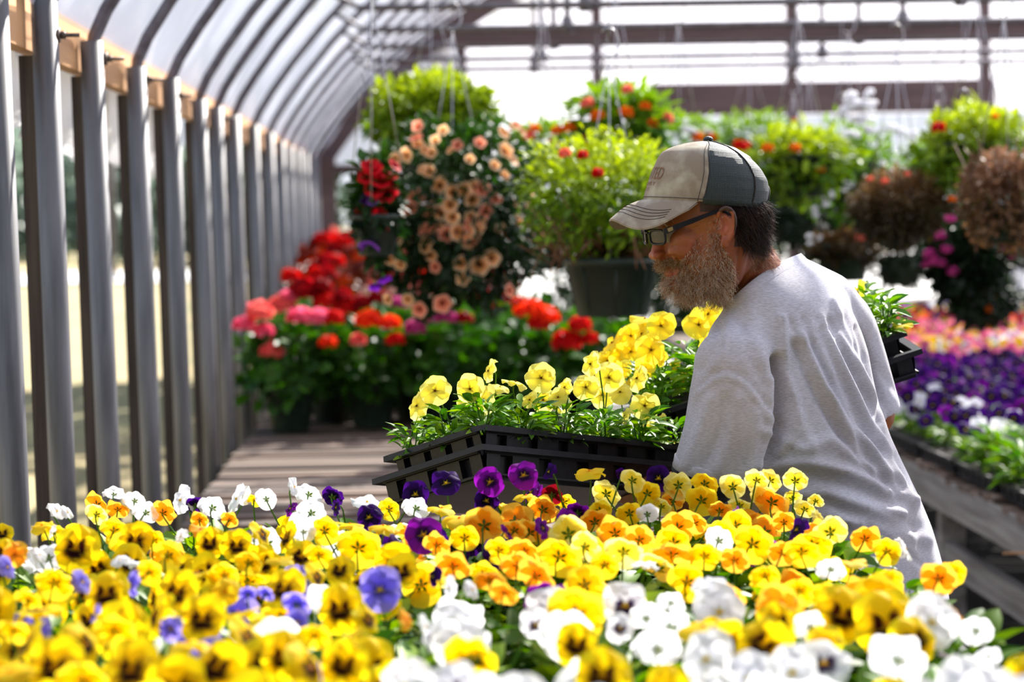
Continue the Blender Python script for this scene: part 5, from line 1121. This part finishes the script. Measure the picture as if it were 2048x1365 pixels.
# shoulders, sleeves
def sl(P, Rr): sh.loft(cone(P, Rr, 28))
sl([P3(1530, 640, 4.15), P3(1490, 690, 4.08), P3(1472, 750, 4.04)], [(.070, .075), (.066, .066), (.070, .06)])
sh.ell(tuple(P3(1470, 735, 4.045)), (.072, .066, .072)); 
sl([P3(1600, 548, 4.22), P3(1650, 600, 4.28), P3(1688, 660, 4.34)], [(.030, .05), (.055, .06), (.06, .06)]); sh.ell(tuple(P3(1690, 650, 4.34)), (.052, .055, .062))
SLA = [P3(1472, 720, 4.04), P3(1466, 790, 4.03), P3(1458, 860, 4.03), P3(1446, 920, 4.035), P3(1440, 952, 4.04)]
sl(SLA, [(.068, .062), (.074, .064), (.076, .066), (.080, .068), (.083, .070)])
SLB = [P3(1690, 650, 4.35), P3(1712, 720, 4.37), P3(1735, 790, 4.385), P3(1748, 832, 4.39)]
sl(SLB, [(.056, .058), (.056, .060), (.053, .060), (.052, .060)])
cpx = [(1603, 513, 4.26), (1580, 522, 4.17), (1545, 540, 4.10), (1508, 566, 4.07), (1476, 594, 4.065), (1452, 620, 4.085), (1441, 642, 4.13), (1450, 652, 4.20), (1480, 625, 4.27), (1520, 580, 4.30), (1560, 540, 4.31), (1592, 518, 4.30)]
cp = [P3(*c) for c in cpx]; n = len(cp); path = []
for i in range(n):
    p0, p1, p2, p3 = cp[i - 1], cp[i], cp[(i + 1) % n], cp[(i + 2) % n]
    for s in (0, .25, .5, .75): path.append(.5 * ((2 * p1) + (p2 - p0) * s + (2 * p0 - 5 * p1 + 4 * p2 - p3) * s * s + (3 * p1 - p0 - 3 * p2 + p3) * s ** 3))
cc = sum(path, Vector()) / len(path); ax = Vector((-.45, -.1, .88)).normalized()
def cring(ex, dn):
    out = []
    for p in path:
        o = (p - cc); o = (o - ax * o.dot(ax)).normalized(); out.append(p + o * ex - ax * dn)
    return out
sh.loft([cring(.002, -.002), cring(.012, .015), cring(.028, .035), cring(.045, .065), cring(.055, .11), cring(.04, .16)])
shm, V, Ed = voxel(sh, .0055, 't_shirt')
V = relax(V, Ed, 9, .5)
N = normals(shm, V); q = proj(V); view = (V - np.array(CP)); view /= np.linalg.norm(view, axis=1)[:, None]; face = smoothstep(.05, -.25, (N * view).sum(1))
low = smoothstep(600, 700, q[1]); isA = np.exp(-(seg([(1470, 740), (1450, 860), (1440, 950)], q) / 70) ** 4)
D = np.zeros(len(V))
def ridge(P, amp, w):
    global D
    D += amp * np.exp(-(seg(P, q) / w) ** 2)
ridge([(1564, 637), (1568, 700), (1570, 746), (1590, 800), (1597, 830), (1588, 870), (1560, 905)], .010, 9)
ridge([(1552, 720), (1558, 800), (1557, 850), (1541, 905), (1529, 940)], -.034, 8); ridge([(1538, 760), (1540, 830), (1532, 890), (1515, 935)], .007, 9)
ridge([(1399, 772), (1425, 748), (1454, 739), (1490, 755), (1520, 790), (1545, 830), (1556, 870)], -.0035, 3.2)
ridge([(1395, 790), (1425, 762), (1454, 752), (1488, 768), (1515, 800), (1538, 840)], .0035, 6)
ridge([(1604, 673), (1652, 783), (1700, 856), (1762, 919), (1824, 996)], .009, 9)
ridge([(1588, 690), (1636, 800), (1684, 872), (1745, 935), (1800, 1000)], -.007, 9)
ridge([(1641, 650), (1685, 746), (1725, 827), (1780, 904)], .008, 8)
ridge([(1628, 690), (1668, 766), (1710, 842), (1762, 906)], -.006, 8)
ridge([(1665, 600), (1700, 680), (1728, 760), (1750, 840)], .006, 7); ridge([(1655, 640), (1692, 720), (1722, 790), (1750, 870)], -.005, 6)
ridge([(1714, 655), (1740, 728), (1750, 790), (1757, 845)], -.008, 5)
ridge([(1525, 935), (1604, 925), (1714, 950), (1788, 985), (1824, 1005)], .009, 11); ridge([(1540, 960), (1604, 948), (1700, 972), (1780, 1005)], -.009, 11)
ridge([(1568, 985), (1650, 985), (1714, 1010), (1806, 1030)], .008, 12); ridge([(1590, 1015), (1660, 1012), (1730, 1040), (1830, 1060)], -.007, 12)
ridge([(1641, 1050), (1714, 1040), (1788, 1050), (1850, 1080)], .006, 13); ridge([(1600, 900), (1660, 880), (1700, 900)], .006, 12)
ridge([(1835, 1010), (1858, 1080), (1872, 1150), (1880, 1210)], .004, 10); ridge([(1820, 1030), (1845, 1100), (1860, 1200)], -.004, 8)
ridge([(1420, 800), (1400, 860), (1372, 930)], .005, 12); ridge([(1480, 800), (1470, 870), (1440, 940)], .005, 14); ridge([(1450, 800), (1440, 870), (1410, 930)], -.005, 12); ridge([(1515, 830), (1505, 890), (1495, 945)], .005, 12)
ridge([(1440, 650), (1425, 700), (1400, 740)], -.005, 8); ridge([(1460, 650), (1445, 705), (1430, 735)], .004, 9); ridge([(1500, 620), (1520, 700), (1545, 770)], .004, 14); ridge([(1480, 640), (1500, 710), (1530, 770)], -.003, 12)
for i in range(9):
    o = i * 17; w = 5 + (i % 3) * 1.5; ridge([(1580 + o * .8, 640 + (i % 2) * 30), (1622 + o * .9, 760), (1668 + o * .85, 850), (1716 + o * .75, 920), (1772 + o * .45, 980)], .0045 if i % 2 else -.0045, w)
for i in range(18):
    x0, y0 = random.uniform(1560, 1800), random.uniform(640, 1150); L_ = random.uniform(50, 130); sg = random.choice((.004, -.004)); a_ = math.radians(60 if y0 < 880 else 22) + random.gauss(0, .12)
    ridge([(x0 - L_ / 2 * math.cos(a_), y0 - L_ / 2 * math.sin(a_)), (x0, y0 + random.uniform(-4, 4)), (x0 + L_ / 2 * math.cos(a_), y0 + L_ / 2 * math.sin(a_))], sg, random.uniform(6, 11))
D *= face; V = V + N * D[:, None]
V = relax(V, Ed, 1, .4)
finish(shm, V, np.ones((len(V), 3)), MT['shirt']); sho = obj('t_shirt', shm, man)
sbvh = BVHTree.FromPolygons([tuple(v) for v in V], [tuple(p.vertices) for p in shm.polygons])
# ribbed collar: loop lying where the neck leaves the cloth
cl = MB(); rows = [[], [], [], []]
for p in path + [path[0]]:
    o = (p - cc); o = (o - ax * o.dot(ax)).normalized()
    rows[0].append(tuple(p - o * .002 - ax * .004)); rows[1].append(tuple(p + o * .0 + ax * .0055)); rows[2].append(tuple(p + o * .0028 + ax * .005)); rows[3].append(tuple(p + o * .0095 - ax * .0105))
cl.grid(rows); cl.build('collar', MT['shirt'], sho)
# hem rings of the sleeves, black under-sleeve, trousers, boots
for SL, r, w_ in ((SLA, .083, .070), (SLB, .050, .056)):
    a, b = Vector(SL[-2]), Vector(SL[-1]); d = (b - a).normalized(); x = d.cross(Vector((0, 1, 0))).normalized(); y = d.cross(x); m = MB()
    m.grid([[tuple(b + d * dz + x * (r + k) * math.cos(t) + y * (w_ + k) * math.sin(t)) for t in np.linspace(0, 2 * PI, 41)] for dz, k in ((-.024, -.004), (-.022, -.001), (-.004, -.001), (-.003, -.006))]); m.build('hem', MT['shirt'], sho)
m = MB(); m.loft(cone([P3(1408, 940, 4.045), P3(1400, 985, 4.06)], [.055, .050])); m.build('black_undersleeve', MT['black'], man)
m = MB(); m.loft(cone([P3(1700, 1225, 4.23), P3(1706, 1320, 4.23)], [(.155, .175), (.16, .18)]))
for s in ((1650, 4.13), (1765, 4.33)):
    p = P3(s[0], 1290, s[1]); m.loft(cone([p, Vector((p.x + .01, s[1], .50)), Vector((p.x + .02, s[1], .07))], [.105, .085, .075]))
m.build('trousers', MT['denim'], man)
for s in ((1650, 4.13), (1765, 4.33)):
    p = P3(s[0], 1290, s[1]); m = MB(); m.ell((p.x - .06, s[1] + .03, .045), (.14, .05, .045)); m.lathe([(.05, .02), (.052, .12), (.05, .14)], (p.x + .02, s[1], 0), 16, caps=True); m.build('boot', MT['black'], man)

# ------------------------------------------------------------------ the carried trays
def tray_stack(corner, e1, e2, side, names, H1=.052, H2=.042, L=.53, Wd=.27):
    """corner: near top corner of the upper rim; e1 along the long side, e2 along the short side"""
    e1 = Vector(e1).normalized(); e2 = Vector(e2); e2 = (e2 - e1 * e2.dot(e1)).normalized(); up = e1.cross(e2)
    if up.z < 0: up = -up
    R3 = Matrix((e1, up.cross(e1), up)).transposed()
    c = corner + e1 * L / 2 + e2 * Wd / 2
    Ml = Matrix.Translation(c - up * (H1 + H2 - .004)) @ R3.to_4x4(); Mu = Matrix.Translation(c - up * (.05)) @ R3.to_4x4()
    a = tag(tray_mb(L - .015, Wd - .015, H1, .011, 6, 3, .010).build('plant_tray', MT['tray'], None, False, M=Ml), names[0], 'plant tray', names[2])
    b = tag(tray_mb(L - .045, Wd - .045, .05, .010, 7, 4, .010).build('plant_tray', MT['tray'], None, False, M=Mu), names[1], 'plant tray', names[2])
    soil_mb(L - .05, Wd - .05, .040).build('soil', MT['soil'], b, M=Mu)
    return Mu, up
LEAF_V = leaf_t(.38, 5, .2, .3)
VF = [foliage_mesh(800 + i, 74, .045, .080, (.020, .040), LEAF_V, bright=1.5) for i in range(4)]
def viola_tray(Mu, up, nx, ny, flowers, lab, grp, L=.53, Wd=.27, lift=.05):
    bases = [Mu @ Vector((-L / 2 + .04 + (L - .08) * i / (nx - 1), -Wd / 2 + .04 + (Wd - .08) * j / max(ny - 1, 1), .042)) for j in range(ny) for i in range(nx)]
    pos = [(i, j) for j in range(ny) for i in range(nx)]; fl = [[] for _ in bases]
    bp = proj([tuple(b) for b in bases])
    for (px, py, w, kd, ps) in flowers:
        k = int(np.argmin([abs(bp[i][0] - px) + abs((bp[i][1] - py) - 70) * .25 + 26 * len(fl[i]) for i in range(len(bases))]))
        Yf = bases[k].y + random.uniform(-.02, .02); p = at(px, py, Yf); n_ = Vector(POSE[ps]).normalized() + Vector([random.gauss(0, .16) for _ in range(3)])
        fl[k].append((p, n_, w * Yf / FPX * 1.2, kd, random.randrange(4), random.gauss(0, .25)))
    for k, b in enumerate(bases):
        i, j = pos[k]; q = bp[k]
        l = lab + ', %s in the tray, %s row' % (['first from the left', 'second from the left', 'third from the left', 'fourth from the left', 'fifth from the left', 'last at the right'][min(int(i * 6 / nx), 5)], ['near', 'back', 'rear'][j])
        t = plant('viola_plant', l, 'viola', grp, b, fl[k], VF[k % 4], random.uniform(.95, 1.2))
MuA, upA = tray_stack(at(962, 850, 3.985), (.42, .33, -.08), (-.145, .226, -.079), 1, ('lower of the two nested black trays held in front of the man', 'upper nested black tray of lemon yellow violas held in front of the man', 'nested black trays of lemon violas'))
FA = """835,812,50,vp,s 870,782,58,vp,c 940,778,50,vp,c 968,800,54,vp,s 978,742,44,vp,s 1030,765,46,vp,u 1082,756,56,vp,c 1086,800,46,vp,c 1116,795,36,vp,c 1182,728,46,vp,s 1218,755,54,vp,c 1275,757,48,vp,s
1172,775,50,vp,c 1205,790,50,vp,c 1240,785,44,vp,c 1290,812,54,vp,c 1146,895,36,vp,s 1302,868,46,vp,c 1316,908,36,vp,s 1288,932,34,vp,s 1342,884,36,vp,u 1130,775,34,vp,s 1060,800,34,vp,s 1000,775,36,vp,u 1320,842,30,vp,s 1250,832,30,vp,s 1125,810,34,vp,c 925,800,34,vp,s""".split()
viola_tray(MuA, upA, 6, 3, [(float(a), float(b), float(c), k, p) for a, b, c, k, p in (t.split(',') for t in FA)], 'lemon yellow viola plant', 'lemon yellow violas in the carried tray')
MuB, upB = tray_stack(at(1816, 664, 4.50), (-.93, -.02, -.28), (0, .99, .13), 1, ('lower of the two nested black trays held on the far arm', 'upper nested black tray of golden violas held on the far arm', 'nested black trays of golden violas'))
FB = """1226,686,54,vy,s 1290,640,56,vy,u 1322,652,54,vy,c 1262,672,44,vy,c 1285,668,48,vy,s 1302,700,54,vy,c 1245,712,48,vy,c 1240,742,44,vy,s 1215,722,40,vy,c 1262,704,44,vy,c 1290,738,42,vy,c 1398,650,62,vy,c 1418,628,50,vy,s 1438,640,40,vy,c
1410,686,36,vy,s 1345,738,34,vy,s 1357,758,30,vy,s 1250,775,44,vy,s 1716,584,40,vy,s 1720,606,34,vy,s 1805,650,40,vy,u 1325,720,30,vy,s 1275,722,40,vy,s""".split()
viola_tray(MuB, upB, 6, 3, [(float(a), float(b), float(c), k, p) for a, b, c, k, p in (t.split(',') for t in FB)], 'golden yellow viola plant', 'golden yellow violas on the far arm')
print('bed plants', build_bed())
